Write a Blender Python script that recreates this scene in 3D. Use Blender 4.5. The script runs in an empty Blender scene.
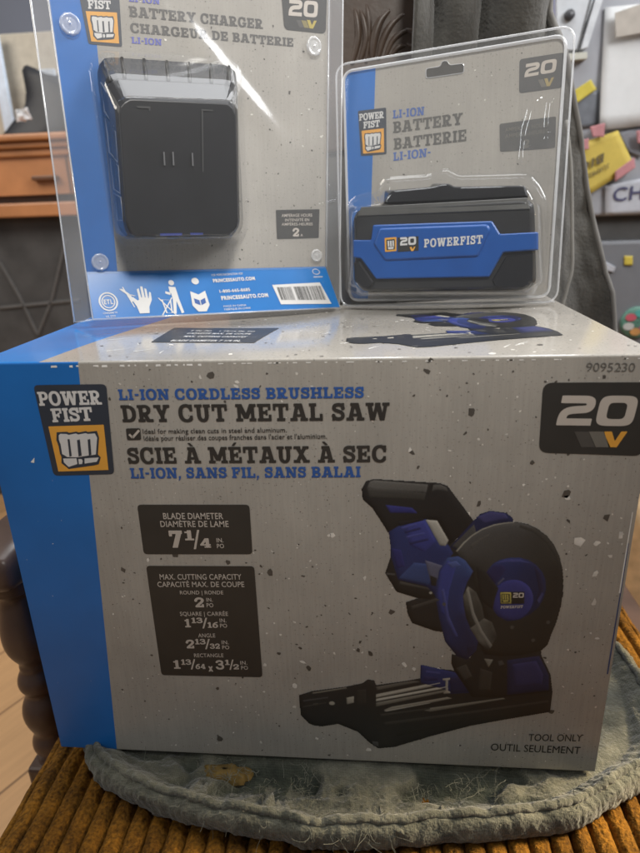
import bpy, bmesh, math, random
import numpy as np
from mathutils import Vector, Matrix, noise
from mathutils.geometry import tessellate_polygon

S = bpy.context.scene
COL = S.collection
rnd = random.Random(7)

# ------------------------------------------------------------------ camera
F_PX, CX, CY, CZ = 603.62, 0.053806, -0.423145, 0.483658
PITCH, YAW, ROLL = 0.344789, -0.095307, -0.035371
cd = bpy.data.cameras.new("camera"); cam = bpy.data.objects.new("camera", cd); COL.objects.link(cam)
fw = Vector((math.sin(YAW)*math.cos(PITCH), math.cos(YAW)*math.cos(PITCH), -math.sin(PITCH)))
rt = Vector((math.cos(YAW), -math.sin(YAW), 0)); up = rt.cross(fw)
r2 = rt*math.cos(ROLL)+up*math.sin(ROLL); u2 = up*math.cos(ROLL)-rt*math.sin(ROLL)
m = Matrix((( r2.x, u2.x, -fw.x, CX), (r2.y, u2.y, -fw.y, CY), (r2.z, u2.z, -fw.z, CZ), (0, 0, 0, 1)))
cam.matrix_world = m
cd.sensor_fit = 'VERTICAL'; cd.sensor_height = 36.0; cd.sensor_width = 36.0
cd.lens = F_PX/853.0*36.0
cd.clip_start = 0.01; cd.clip_end = 60
cd.dof.use_dof = True; cd.dof.focus_distance = 0.53; cd.dof.aperture_fstop = 6.2
S.camera = cam

# ------------------------------------------------------------------ world and lamps
W = bpy.data.worlds.new("World"); S.world = W; W.use_nodes = True
bg = W.node_tree.nodes["Background"]
bg.inputs[0].default_value = (0.96, 0.97, 1.0, 1); bg.inputs[1].default_value = 0.100
S.view_settings.view_transform = 'Standard'; S.view_settings.look = 'None'
S.view_settings.exposure = 0.0; S.view_settings.gamma = 1.0

def lamp(name, kind, loc, target, energy, color, **kw):
    d = bpy.data.lights.new(name, kind); d.energy = energy; d.color = color
    for k, v in kw.items(): setattr(d, k, v)
    o = bpy.data.objects.new(name, d); COL.objects.link(o)
    o.location = loc
    o.rotation_euler = (Vector(target)-Vector(loc)).to_track_quat('-Z', 'Y').to_euler()
    return o
lamp("ceiling_lamp", 'SPOT', (0.30, -0.60, 1.30), (0.02, 0.17, 0.575), 55, (1.0, 0.975, 0.92), spot_size=math.radians(50), spot_blend=1.0, shadow_soft_size=0.10)
lamp("added_overhead_fill", 'AREA', (0.05, 0.55, 2.0), (0.05, 0.55, 0.0), 15, (0.97, 0.98, 1.0), shape='RECTANGLE', size=1.2, size_y=0.9)  # added overhead light, no real fitting; gives reflections on bevels and lid
lamp("back_window", 'AREA', (0.25, 2.0, 2.25), (0.0, 0.2, 0.3), 62, (0.93, 0.97, 1.0), shape='RECTANGLE', size=1.6, size_y=0.9)
lamp("side_window", 'AREA', (-1.7, 0.55, 1.6), (-1.0, 1.3, 0.0), 21, (1.0, 0.93, 0.83), shape='RECTANGLE', size=0.9, size_y=0.9)
lamp("added_streak_light", 'AREA', (1.35, 0.14, 1.52), (0.35, 0.55, 0.55), 24, (0.97, 0.98, 1.0), shape='RECTANGLE', size=0.7, size_y=0.7)  # added light, placed to streak the charger sheet and lift the fridge
lamp("added_glint_light", 'AREA', (-1.42, -0.78, 1.10), (0.0, 0.1, 0.42), 4.5, (0.92, 0.96, 1.0), shape='RECTANGLE', size=0.3, size_y=0.45)  # added light behind the camera, placed for glints on the battery shell
lamp("warm_lamp", 'AREA', (0.95, 0.10, 0.55), (0.37, -0.03, -0.06), 4.5, (1.0, 0.80, 0.50), shape='DISK', size=0.2, spread=math.radians(80))

# ------------------------------------------------------------------ helpers
def tag(o, label=None, cat=None, group=None, kind=None):
    if label: o['label'] = label
    if cat: o['category'] = cat
    if group: o['group'] = group
    if kind: o['kind'] = kind
    return o
def empty(name, label, cat, mat=None, loc=(0, 0, 0), group=None):
    o = bpy.data.objects.new(name, None); COL.objects.link(o)
    o.empty_display_size = 0.02
    if mat is not None: o.matrix_world = mat
    else: o.location = loc
    return tag(o, label, cat, group)
class MB:
    def __init__(s): s.v = []; s.f = []; s.m = []; s.c = []
    def face(s, pts, mi=0, col=None):
        n = len(s.v); s.v += [tuple(p) for p in pts]; s.f.append(tuple(range(n, n+len(pts)))); s.m.append(mi); s.c.append(col)
    def grid(s, P, mi=0, closed_u=False, closed_v=False):
        # P: rows of points
        n = len(s.v); R = len(P); K = len(P[0])
        for r in P: s.v += [tuple(p) for p in r]
        for i in range(R if closed_v else R-1):
            for j in range(K if closed_u else K-1):
                a, b = i, (i+1) % R; c, d = j, (j+1) % K
                s.f.append((n+a*K+c, n+a*K+d, n+b*K+d, n+b*K+c)); s.m.append(mi); s.c.append(None)
    def fan(s, pts, mi=0, flip=False):
        n = len(s.v); s.v += [tuple(p) for p in pts]; idx = list(range(n, n+len(pts)))
        s.f.append(tuple(idx[::-1] if flip else idx)); s.m.append(mi); s.c.append(None)
    def box(s, x0, x1, y0, y1, z0, z1, mi=0):
        p = [(x0,y0,z0),(x1,y0,z0),(x1,y1,z0),(x0,y1,z0),(x0,y0,z1),(x1,y0,z1),(x1,y1,z1),(x0,y1,z1)]
        n = len(s.v); s.v += p
        for q in ((0,3,2,1),(4,5,6,7),(0,1,5,4),(1,2,6,5),(2,3,7,6),(3,0,4,7)):
            s.f.append(tuple(n+i for i in q)); s.m.append(mi); s.c.append(None)
    def tube(s, path, r, k=6, mi=0, closed=False, taper=None):
        P = [Vector(p) for p in path]; rows = []
        n = len(P); pn = None
        for i in range(n):
            if closed: t = P[(i+1) % n]-P[i-1]
            else: t = P[min(i+1, n-1)]-P[max(i-1, 0)]
            if t.length < 1e-9: t = Vector((0, 0, 1))
            t.normalize()
            if pn is None:
                a = Vector((0, 0, 1)) if abs(t.z) < .9 else Vector((1, 0, 0)); pn = (a-t*a.dot(t)).normalized()
            else:
                pn = pn-t*pn.dot(t)
                pn = pn.normalized() if pn.length > 1e-6 else t.orthogonal().normalized()
            b = t.cross(pn); rr = r*(taper(i/(n-1)) if taper else 1)
            rows.append([P[i]+(pn*math.cos(2*math.pi*j/k)+b*math.sin(2*math.pi*j/k))*rr for j in range(k)])
        s.grid(rows, mi, closed_u=True, closed_v=closed)
        if not closed:
            s.fan(rows[0], mi, True); s.fan(rows[-1], mi)
    def build(s, name, mats, parent=None, smooth=False, bevel=None, seg=2, angle=40, weld=True, vcol=False):
        me = bpy.data.meshes.new(name)
        me.from_pydata(s.v, [], s.f)
        if not isinstance(mats, (list, tuple)): mats = [mats]
        for q in mats: me.materials.append(q)
        me.polygons.foreach_set("material_index", s.m)
        if vcol:
            ca = me.color_attributes.new("ink", 'FLOAT_COLOR', 'CORNER')
            for p, c in zip(me.polygons, s.c):
                for t, li in enumerate(p.loop_indices):
                    cc = c[t] if (c and isinstance(c[0], (tuple, list))) else c
                    ca.data[li].color = (*(cc or (1, 1, 1)), 1)
        o = bpy.data.objects.new(name, me); COL.objects.link(o)
        if weld:
            bm = bmesh.new(); bm.from_mesh(me); bmesh.ops.remove_doubles(bm, verts=bm.verts, dist=1e-6)
            bm.to_mesh(me); bm.free()
        if smooth:
            me.polygons.foreach_set("use_smooth", [True]*len(me.polygons))
        if bevel:
            b = o.modifiers.new("bevel", 'BEVEL'); b.width = bevel; b.segments = seg; b.limit_method = 'ANGLE'; b.angle_limit = math.radians(angle)
            b.harden_normals = False
        if parent is not None: o.parent = parent
        return o
def catmull(pts, n, closed=True):
    P = [Vector(p if len(p) == 3 else (*p, 0)) for p in pts]; N = len(P); out = []
    segs = N if closed else N-1
    for i in range(n):
        t = i/n*segs if closed else i/(n-1)*segs
        k = min(int(t), segs-1); f = t-k
        g = (lambda j: P[j % N]) if closed else (lambda j: P[max(0, min(N-1, j))])
        a, b, c, d = g(k-1), g(k), g(k+1), g(k+2)
        out.append(0.5*((2*b)+(c-a)*f+(2*a-5*b+4*c-d)*f*f+(3*b-3*c+d-a)*f**3))
    return out
def lerp(a, b, t): return a+(b-a)*t
def smooth01(t):
    t = max(0, min(1, t)); return t*t*(3-2*t)

# ------------------------------------------------------------------ materials
def newmat(name):
    mt = bpy.data.materials.new(name); mt.use_nodes = True
    nt = mt.node_tree; return mt, nt, nt.nodes["Principled BSDF"]
def N(nt, t, **kw):
    n = nt.nodes.new(t)
    for k, v in kw.items():
        if k.startswith('i_'): n.inputs[k[2:].replace('_', ' ')].default_value = v
        else: setattr(n, k, v)
    return n
def plain(name, col, rough=0.5, spec=0.5, var=0.12, scale=40, bump=0.0, bscale=200, metal=0, coat=0, sheen=0):
    mt, nt, b = newmat(name)
    tc = N(nt, 'ShaderNodeTexCoord'); nz = N(nt, 'ShaderNodeTexNoise'); nz.inputs['Scale'].default_value = scale; nz.inputs['Detail'].default_value = 5
    nt.links.new(tc.outputs['Object'], nz.inputs['Vector'])
    mr = N(nt, 'ShaderNodeMapRange'); mr.inputs['From Min'].default_value = .25; mr.inputs['From Max'].default_value = .75
    mr.inputs['To Min'].default_value = 1-var; mr.inputs['To Max'].default_value = 1+var
    nt.links.new(nz.outputs['Fac'], mr.inputs['Value'])
    mx = N(nt, 'ShaderNodeMix', data_type='RGBA', blend_type='MULTIPLY'); mx.inputs['Factor'].default_value = 1
    mx.inputs['A'].default_value = (*col, 1); nt.links.new(mr.outputs['Result'], mx.inputs['B'])
    nt.links.new(mx.outputs['Result'], b.inputs['Base Color'])
    b.inputs['Roughness'].default_value = rough; b.inputs['Specular IOR Level'].default_value = spec; b.inputs['Metallic'].default_value = metal
    b.inputs['Coat Weight'].default_value = coat; b.inputs['Sheen Weight'].default_value = sheen
    if bump:
        n2 = N(nt, 'ShaderNodeTexNoise'); n2.inputs['Scale'].default_value = bscale; n2.inputs['Detail'].default_value = 4
        nt.links.new(tc.outputs['Object'], n2.inputs['Vector'])
        bp = N(nt, 'ShaderNodeBump'); bp.inputs['Strength'].default_value = bump; bp.inputs['Distance'].default_value = .002
        nt.links.new(n2.outputs['Fac'], bp.inputs['Height']); nt.links.new(bp.outputs['Normal'], b.inputs['Normal'])
    return mt
TAUPE = (0.366, 0.343, 0.308); BLUE = (0.013, 0.150, 0.49)
def printed_board(name, p0, p1, axis_v, rough=0.34, grain=(140, 140, 6), blue=BLUE, noisy=1.0, bumpy=.10):
    """printed card: taupe brushed ground, blue where x < line through p0,p1 (object space, v = axis)"""
    mt, nt, b = newmat(name); L = nt.links.new
    tc = N(nt, 'ShaderNodeTexCoord'); sx = N(nt, 'ShaderNodeSeparateXYZ'); L(tc.outputs['Object'], sx.inputs[0])
    k = (p1[0]-p0[0])/(p1[1]-p0[1]); c = p0[0]-k*p0[1]
    ma = N(nt, 'ShaderNodeMath', operation='MULTIPLY_ADD'); L(sx.outputs[axis_v], ma.inputs[0]); ma.inputs[1].default_value = k; ma.inputs[2].default_value = c
    lt = N(nt, 'ShaderNodeMath', operation='LESS_THAN'); L(sx.outputs['X'], lt.inputs[0]); L(ma.outputs[0], lt.inputs[1])
    mp = N(nt, 'ShaderNodeMapping'); L(tc.outputs['Object'], mp.inputs['Vector']); mp.inputs['Scale'].default_value = grain
    n1 = N(nt, 'ShaderNodeTexNoise'); n1.inputs['Scale'].default_value = 3.0; n1.inputs['Detail'].default_value = 6; n1.inputs['Roughness'].default_value = .7; L(mp.outputs[0], n1.inputs['Vector'])
    n2 = N(nt, 'ShaderNodeTexNoise'); n2.inputs['Scale'].default_value = 14; n2.inputs['Detail'].default_value = 6; L(tc.outputs['Object'], n2.inputs['Vector'])
    n3 = N(nt, 'ShaderNodeTexNoise'); n3.inputs['Scale'].default_value = 520; n3.inputs['Detail'].default_value = 2; L(tc.outputs['Object'], n3.inputs['Vector'])
    r1 = N(nt, 'ShaderNodeMapRange'); r1.inputs['From Min'].default_value = .3; r1.inputs['From Max'].default_value = .7; r1.inputs['To Min'].default_value = 1-.085*noisy; r1.inputs['To Max'].default_value = 1+.085*noisy; L(n1.outputs['Fac'], r1.inputs['Value'])
    r2_ = N(nt, 'ShaderNodeMapRange'); r2_.inputs['From Min'].default_value = .3; r2_.inputs['From Max'].default_value = .7; r2_.inputs['To Min'].default_value = .90; r2_.inputs['To Max'].default_value = 1.10; L(n2.outputs['Fac'], r2_.inputs['Value'])
    # tiny dark flecks in the print
    r3 = N(nt, 'ShaderNodeMapRange'); r3.inputs['From Min'].default_value = .30; r3.inputs['From Max'].default_value = .36; r3.inputs['To Min'].default_value = .55; r3.inputs['To Max'].default_value = 1; L(n3.outputs['Fac'], r3.inputs['Value'])
    m1 = N(nt, 'ShaderNodeMath', operation='MULTIPLY'); L(r1.outputs[0], m1.inputs[0]); L(r2_.outputs[0], m1.inputs[1])
    m2 = N(nt, 'ShaderNodeMath', operation='MULTIPLY'); L(m1.outputs[0], m2.inputs[0]); L(r3.outputs[0], m2.inputs[1])
    mx = N(nt, 'ShaderNodeMix', data_type='RGBA', blend_type='MULTIPLY'); mx.inputs['Factor'].default_value = 1; mx.inputs['A'].default_value = (*TAUPE, 1); L(m2.outputs[0], mx.inputs['B'])
    if blue:
        mb = N(nt, 'ShaderNodeMix', data_type='RGBA', blend_type='MULTIPLY'); mb.inputs['Factor'].default_value = 1; mb.inputs['A'].default_value = (*blue, 1); L(r2_.outputs[0], mb.inputs['B'])
        fx = N(nt, 'ShaderNodeMix', data_type='RGBA'); L(lt.outputs[0], fx.inputs['Factor']); L(mx.outputs['Result'], fx.inputs['A']); L(mb.outputs['Result'], fx.inputs['B'])
        L(fx.outputs['Result'], b.inputs['Base Color'])
    else: L(mx.outputs['Result'], b.inputs['Base Color'])
    b.inputs['Roughness'].default_value = rough
    bp = N(nt, 'ShaderNodeBump'); bp.inputs['Strength'].default_value = bumpy; bp.inputs['Distance'].default_value = .004
    n4 = N(nt, 'ShaderNodeTexNoise'); n4.inputs['Scale'].default_value = 22; n4.inputs['Detail'].default_value = 3; L(tc.outputs['Object'], n4.inputs['Vector'])
    L(n4.outputs['Fac'], bp.inputs['Height']); L(bp.outputs['Normal'], b.inputs['Normal'])
    return mt
def ink_mat():
    mt, nt, b = newmat("picture_ink")
    a = N(nt, 'ShaderNodeVertexColor'); a.layer_name = "ink"
    nt.links.new(a.outputs['Color'], b.inputs['Base Color']); b.inputs['Roughness'].default_value = .36
    return mt
def clear(name, gloss=1.0, white=0.0, rough=0.06, tint=(1, 1, 1), base=0.04, bump=0.15, bscale=40):
    """thin clear plastic: transparent sheet with fresnel reflection and a little milky scatter"""
    mt = bpy.data.materials.new(name); mt.use_nodes = True; nt = mt.node_tree; nt.nodes.clear(); L = nt.links.new
    out = N(nt, 'ShaderNodeOutputMaterial'); tr = N(nt, 'ShaderNodeBsdfTransparent'); tr.inputs[0].default_value = (*tint, 1)
    gl = N(nt, 'ShaderNodeBsdfGlossy'); gl.inputs['Roughness'].default_value = rough; gl.inputs['Color'].default_value = (1, 1, 1, 1)
    df = N(nt, 'ShaderNodeBsdfDiffuse'); df.inputs[0].default_value = (.85, .86, .88, 1)
    lw0 = N(nt, 'ShaderNodeLayerWeight'); lw0.inputs['Blend'].default_value = .5; lw1 = N(nt, 'ShaderNodeMath', operation='POWER'); L(lw0.outputs['Facing'], lw1.inputs[0]); lw1.inputs[1].default_value = 4.0; lw = N(nt, 'ShaderNodeMath', operation='MULTIPLY_ADD'); L(lw1.outputs[0], lw.inputs[0]); lw.inputs[1].default_value = .75; lw.inputs[2].default_value = .055
    tc = N(nt, 'ShaderNodeTexCoord'); nz = N(nt, 'ShaderNodeTexNoise'); nz.inputs['Scale'].default_value = bscale; L(tc.outputs['Object'], nz.inputs['Vector'])
    bp = N(nt, 'ShaderNodeBump'); bp.inputs['Strength'].default_value = bump; bp.inputs['Distance'].default_value = .004; L(nz.outputs['Fac'], bp.inputs['Height'])
    L(bp.outputs['Normal'], gl.inputs['Normal'])
    mu = N(nt, 'ShaderNodeMath', operation='MULTIPLY'); L(lw.outputs[0], mu.inputs[0]); mu.inputs[1].default_value = gloss
    m1 = N(nt, 'ShaderNodeMixShader'); m1.inputs[0].default_value = white; L(tr.outputs[0], m1.inputs[1]); L(df.outputs[0], m1.inputs[2])
    m2 = N(nt, 'ShaderNodeMixShader'); L(mu.outputs[0], m2.inputs[0]); L(m1.outputs[0], m2.inputs[1]); L(gl.outputs[0], m2.inputs[2])
    L(m2.outputs[0], out.inputs['Surface'])
    return mt
INK = ink_mat()
M_dark = plain("charcoal_ink", (0.030, 0.030, 0.030), .38, var=.08)
M_navy = plain("slate_ink", (0.034, 0.042, 0.058), .38, var=.08)
M_panel = plain("panel_ink", (0.036, 0.034, 0.031), .38, var=.10)
M_txt = plain("title_ink", (0.036, 0.033, 0.030), .38, var=.15)
M_blue = plain("blue_ink", (0.030, 0.095, 0.32), .38, var=.12)
M_white = plain("white_ink", (0.62, 0.61, 0.60), .40, var=.06)
M_cream = plain("pale_ink", (0.50, 0.45, 0.40), .40, var=.06)
M_orange = plain("orange_ink", (0.74, 0.36, 0.055), .38, var=.08)
M_grey1 = plain("grey_ink", (0.16, 0.15, 0.13), .4); M_grey2 = plain("deep_grey_ink", (0.075, 0.070, 0.064), .4)
M_stamp = plain("stamp_ink", (0.12, 0.115, 0.105), .5, var=.3, scale=400)
M_chip_l = plain("pale_chip_ink", (0.66, 0.63, 0.58), .4, var=.3, scale=90)
M_chip_d = plain("dark_chip_ink", (0.085, 0.075, 0.065), .4, var=.3, scale=90)
M_wear = plain("bare_board_wear", (0.80, 0.79, 0.76), .8)

# ------------------------------------------------------------------ lettering
def _poly(pts): return ('p', pts)
def bez(p0, p1, p2, p3, n=10): return [tuple(((1-t)**3*a+3*(1-t)**2*t*b+3*(1-t)*t*t*c+t**3*d) for a, b, c, d in zip(p0, p1, p2, p3)) for t in [i/n for i in range(n+1)]]
ST, BT, O_ = .235, .17, .085
def serif_stem(x, top=True, bot=True, w=ST):
    r = [('b', x, 0, x+w, 1)]
    if bot: r.append(('b', x-O_, 0, x+w+O_, BT))
    if top: r.append(('b', x-O_, 1-BT, x+w+O_, 1))
    return r
_S = bez((.62,.70),(.60,.90),(.46,.905),(.36,.905))+bez((.36,.905),(.20,.905),(.12,.82),(.125,.73))[1:]+bez((.125,.73),(.13,.62),(.24,.58),(.36,.54))[1:]+bez((.36,.54),(.52,.49),(.61,.42),(.61,.29))[1:]+bez((.61,.29),(.61,.14),(.48,.09),(.36,.095))[1:]+bez((.36,.095),(.22,.10),(.12,.16),(.10,.30))[1:]
_2 = bez((.09,.66),(.10,.84),(.22,.91),(.33,.91))+bez((.33,.91),(.47,.91),(.54,.82),(.54,.71))[1:]+bez((.54,.71),(.54,.52),(.30,.40),(.12,.10))[1:]
_3 = bez((.09,.78),(.14,.88),(.22,.91),(.32,.91))+bez((.32,.91),(.46,.91),(.53,.83),(.53,.73))[1:]+bez((.53,.73),(.53,.60),(.42,.54),(.28,.54))[1:]+bez((.28,.54),(.46,.54),(.57,.44),(.57,.30))[1:]+bez((.57,.30),(.57,.14),(.43,.09),(.30,.09))[1:]+bez((.30,.09),(.18,.09),(.11,.14),(.07,.24))[1:]
GL = {
 'I': (.41, serif_stem(.0875)), '-': (.44, [('b', .05, .38, .39, .56)]), ',': (.26, [('b', .03, 0, .22, .2), ('s', .05, -.2, .13, .02, .12)]),
 '.': (.24, [('b', .02, 0, .22, .2)]), "'": (.2, [('b', .03, .68, .17, 1)]),
 'L': (.76, serif_stem(.0875)+[('b', .1, 0, .74, BT), ('b', .58, 0, .74, .40)]),
 'T': (.86, [('b', .3125, 0, .5475, 1), ('b', .20, 0, .66, BT), ('b', .0, 1-BT, .86, 1), ('b', 0, .62, .15, 1), ('b', .71, .62, .86, 1)]),
 'E': (.80, serif_stem(.0875)+[('b', .1, 0, .77, BT), ('b', .1, 1-BT, .75, 1), ('b', .2, .42, .52, .58), ('b', .45, .34, .57, .66), ('b', .60, .64, .75, 1), ('b', .62, 0, .77, .38)]),
 'F': (.77, serif_stem(.0875)+[('b', .1, 1-BT, .74, 1), ('b', .2, .42, .52, .58), ('b', .45, .33, .57, .67), ('b', .59, .62, .74, 1)]),
 'D': (.86, [('rr', .36, .5, .48, .5, .245, .33, 2.3, .22), ('b', 0, 1-BT, .40, 1), ('b', 0, 0, .40, BT), ('b', .0875, 0, .3225, 1)]),
 'O': (.90, [('r', .45, .5, .45, .53, .21, .35, 2.25)]),
 'C': (.86, [('r', .45, .5, .45, .53, .21, .35, 2.25), ('-b', .55, .36, 1, .62), ('-b', .80, 0, 1, 1), ('b', .66, .60, .81, 1.0)]),
 'G': (.92, [('r', .45, .5, .45, .53, .21, .35, 2.25), ('-b', .55, .46, 1, .62), ('-b', .82, .3, 1, 1), ('b', .66, .62, .81, 1.0), ('b', .60, .06, .83, .46), ('b', .50, .34, .92, .48)]),
 'S': (.72, [('p', _S, .20), ('b', .56, .66, .69, 1.0), ('b', .03, 0, .16, .34)]),
 'B': (.80, [('rr', .42, .26, .37, .28, .14, .12, 2.2, .3), ('rr', .40, .74, .35, .27, .13, .11, 2.2, .3), ('b', 0, 1-.155, .44, 1), ('b', 0, 0, .44, .155), ('b', .2, .425, .44, .565), ('b', .0875, 0, .3225, 1)]),
 'P': (.78, [('rr', .40, .70, .37, .31, .14, .15, 2.2, .3), ('b', 0, 1-.165, .44, 1), ('b', .2, .39, .44, .55), ('b', .0875, 0, .3225, 1), ('b', 0, 0, .42, BT)]),
 'R': (.88, [('rr', .40, .71, .37, .30, .14, .14, 2.2, .3), ('b', 0, 1-.165, .44, 1), ('b', .2, .41, .44, .565), ('b', .0875, 0, .3225, 1), ('b', 0, 0, .41, BT), ('s', .62, 0, .42, .46, .25), ('b', .52, 0, .88, BT)]),
 'U': (.90, [('rd', .45, .42, .335, .445, .105, .26, 2.3, .42), ('b', .115, .40, .345, 1), ('b', .555, .40, .785, 1), ('b', 0, 1-BT, .43, 1), ('b', .49, 1-BT, .90, 1)]),
 'N': (.98, [('b', .10, 0, .29, 1), ('b', .69, 0, .88, 1), ('s', .74, 0, .22, 1, .27), ('b', 0, 0, .40, BT), ('b', 0, 1-BT, .30, 1), ('b', .57, 1-BT, .98, 1)]),
 'M': (1.14, [('b', .10, 0, .29, 1), ('b', .85, 0, 1.04, 1), ('s', .57, .16, .23, 1, .26), ('s', .57, .16, .91, 1, .26), ('b', 0, 0, .40, BT), ('b', .74, 0, 1.14, BT), ('b', 0, 1-BT, .3, 1), ('b', .84, 1-BT, 1.14, 1)]),
 'A': (.98, [('s', .20, 0, .43, 1, .22), ('s', .78, 0, .55, 1, .25), ('b', .25, .24, .72, .39), ('b', 0, 0, .41, BT), ('b', .56, 0, .98, BT), ('b', .22, 1-BT, .6, 1)]),
 'W': (1.28, [('s', .36, 0, .19, 1, .24), ('s', .40, 0, .64, 1, .19), ('s', .88, 0, .64, 1, .24), ('s', .92, 0, 1.09, 1, .19), ('b', 0, 1-BT, .43, 1), ('b', .50, 1-BT, .80, 1), ('b', .89, 1-BT, 1.28, 1)]),
 'X': (.94, [('s', .20, 0, .70, 1, .24), ('s', .72, 0, .22, 1, .26), ('b', 0, 0, .39, BT), ('b', .54, 0, .94, BT), ('b', .02, 1-BT, .42, 1), ('b', .53, 1-BT, .90, 1)]),
 'Y': (.92, [('b', .345, 0, .58, .46), ('s', .46, .36, .20, 1, .25), ('s', .46, .36, .74, 1, .22), ('b', .23, 0, .69, BT), ('b', 0, 1-BT, .42, 1), ('b', .54, 1-BT, .92, 1)]),
 'H': (.94, [('b', .10, 0, .33, 1), ('b', .61, 0, .84, 1), ('b', .2, .42, .7, .58), ('b', 0, 0, .43, BT), ('b', .51, 0, .94, BT), ('b', 0, 1-BT, .43, 1), ('b', .51, 1-BT, .94, 1)]),
 '1': (.50, [('b', .14, 0, .37, 1), ('b', 0, 0, .50, BT), ('b', 0, .72, .3, .88)]),
 '2': (.64, [('p', _2, .20), ('b', .05, 0, .61, BT+.01), ('b', .47, 0, .61, .32), ('b', .03, .60, .17, .84)]),
 '3': (.66, [('p', _3, .19)]), '4': (.70, [('s', .10, .30, .45, 1, .20), ('b', .02, .22, .70, .38), ('b', .38, 0, .60, 1), ('b', .28, 0, .70, .15)]),
 '6': (.66, [('r', .33, .33, .33, .35, .125, .18, 2.2), ('p', bez((.12,.36),(.10,.66),(.28,.88),(.56,.93)), .20)]),
 '7': (.66, [('b', .02, .80, .64, 1), ('b', .02, .66, .16, 1), ('s', .24, 0, .50, .9, .25)]),
 '/': (.44, [('s', .06, -.05, .38, 1.02, .13)]), 'x': (.50, [('s', .10, 0, .40, .56, .17), ('s', .40, 0, .10, .56, .17)]),
 # wide square numerals of the voltage badge
 'z': (1.10, [('rs', .55, .5, .55, .5, .27, .27, 4.5)]),
 't': (1.06, [('p', [(.16,.865),(.68,.865)]+bez((.68,.865),(.92,.865),(.92,.80),(.92,.70))[1:]+bez((.92,.70),(.92,.55),(.80,.54),(.62,.53))[1:]+bez((.62,.53),(.30,.51),(.15,.48),(.15,.20))[1:], .25), ('b', .02, 0, 1.04, .235), ('b', .03, .742, .4, .988)]),
 'v': (1.04, [('s', .48, 0, .18, 1, .34), ('s', .52, 0, .90, 1, .27)]),
}
GL['É'] = (GL['E'][0], GL['E'][1]+[('s', .30, 1.06, .46, 1.26, .17)])
GL['À'] = (GL['A'][0], GL['A'][1]+[('s', .52, 1.06, .34, 1.26, .17)])
CELL = 1/34.
_gcache = {}
def glyph(ch):
    if ch in _gcache: return _gcache[ch]
    w, ops = GL[ch]
    x0, y0, x1, y1 = -.14, -.26, w+.14, 1.34
    X, Y = np.meshgrid(np.arange(x0, x1, CELL), np.arange(y0, y1, CELL)); Fd = np.full(X.shape, 9.)
    for op in ops:
        k = op[0]
        if k in ('b', '-b'):
            _, a, b, c, d = op; g = np.maximum(np.maximum(a-X, X-c), np.maximum(b-Y, Y-d))
            Fd = np.minimum(Fd, g) if k == 'b' else np.maximum(Fd, -g)
        elif k == 's':
            _, a, b, c, d, ww = op; xc = a+(c-a)*(Y-b)/(d-b); sl = math.hypot(c-a, d-b)/abs(d-b)
            Fd = np.minimum(Fd, np.maximum((np.abs(X-xc)-ww/2)/sl, np.maximum(b-Y, Y-d)))
        elif k in ('r', 'rr', 'rd', 'rs'):
            cx, cy, rx, ry, ix, iy, n = op[1:8]
            so = ((np.abs(X-cx)/rx)**n+(np.abs(Y-cy)/ry)**n)**(1/n); g = (so-1)*min(rx, ry)
            if ix > 0 and iy > 0:
                si = ((np.abs(X-cx)/ix)**n+(np.abs(Y-cy)/iy)**n)**(1/n); g = np.maximum(g, (1-si)*min(ix, iy))
            if k == 'rr': g = np.maximum(g, op[8]-X)
            if k == 'rd': g = np.maximum(g, Y-op[8])
            Fd = np.minimum(Fd, g)
        elif k == 'p':
            P = op[1]; g = np.full(X.shape, 9.)
            for (ax, ay), (bx, by) in zip(P[:-1], P[1:]):
                dx, dy = bx-ax, by-ay; l2 = dx*dx+dy*dy+1e-12; t = np.clip(((X-ax)*dx+(Y-ay)*dy)/l2, 0, 1)
                g = np.minimum(g, np.hypot(X-ax-t*dx, Y-ay-t*dy))
            Fd = np.minimum(Fd, g-op[2]/2)
    polys = []; R, C = Fd.shape; ins = Fd < 0
    for i in range(R-1):
        j = 0
        while j < C-1:
            q = (ins[i, j], ins[i, j+1], ins[i+1, j+1], ins[i+1, j])
            if all(q):
                k = j
                while k < C-1 and ins[i, k] and ins[i, k+1] and ins[i+1, k+1] and ins[i+1, k]: k += 1
                xa, xb, ya, yb = x0+j*CELL, x0+k*CELL, y0+i*CELL, y0+(i+1)*CELL
                polys.append([(xa, ya), (xb, ya), (xb, yb), (xa, yb)]); j = k; continue
            if any(q):
                cs = [(j, i), (j+1, i), (j+1, i+1), (j, i+1)]; out = []
                for a in range(4):
                    p, r = cs[a], cs[(a+1) % 4]; fp, fr_ = Fd[p[1], p[0]], Fd[r[1], r[0]]
                    if fp < 0: out.append((x0+p[0]*CELL, y0+p[1]*CELL))
                    if (fp < 0) != (fr_ < 0):
                        t = fp/(fp-fr_); out.append((x0+(p[0]+t*(r[0]-p[0]))*CELL, y0+(p[1]+t*(r[1]-p[1]))*CELL))
                if len(out) >= 3: polys.append(out)
            j += 1
    _gcache[ch] = (w, polys); return _gcache[ch]
def slab(text, gap=.07):
    x = 0; out = []
    for ch in text:
        if ch == ' ': x += .40; continue
        w, po = glyph(ch); out += [[(a+x, b) for a, b in p] for p in po]; x += w+gap
    return out, x-gap
_dg = None
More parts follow.
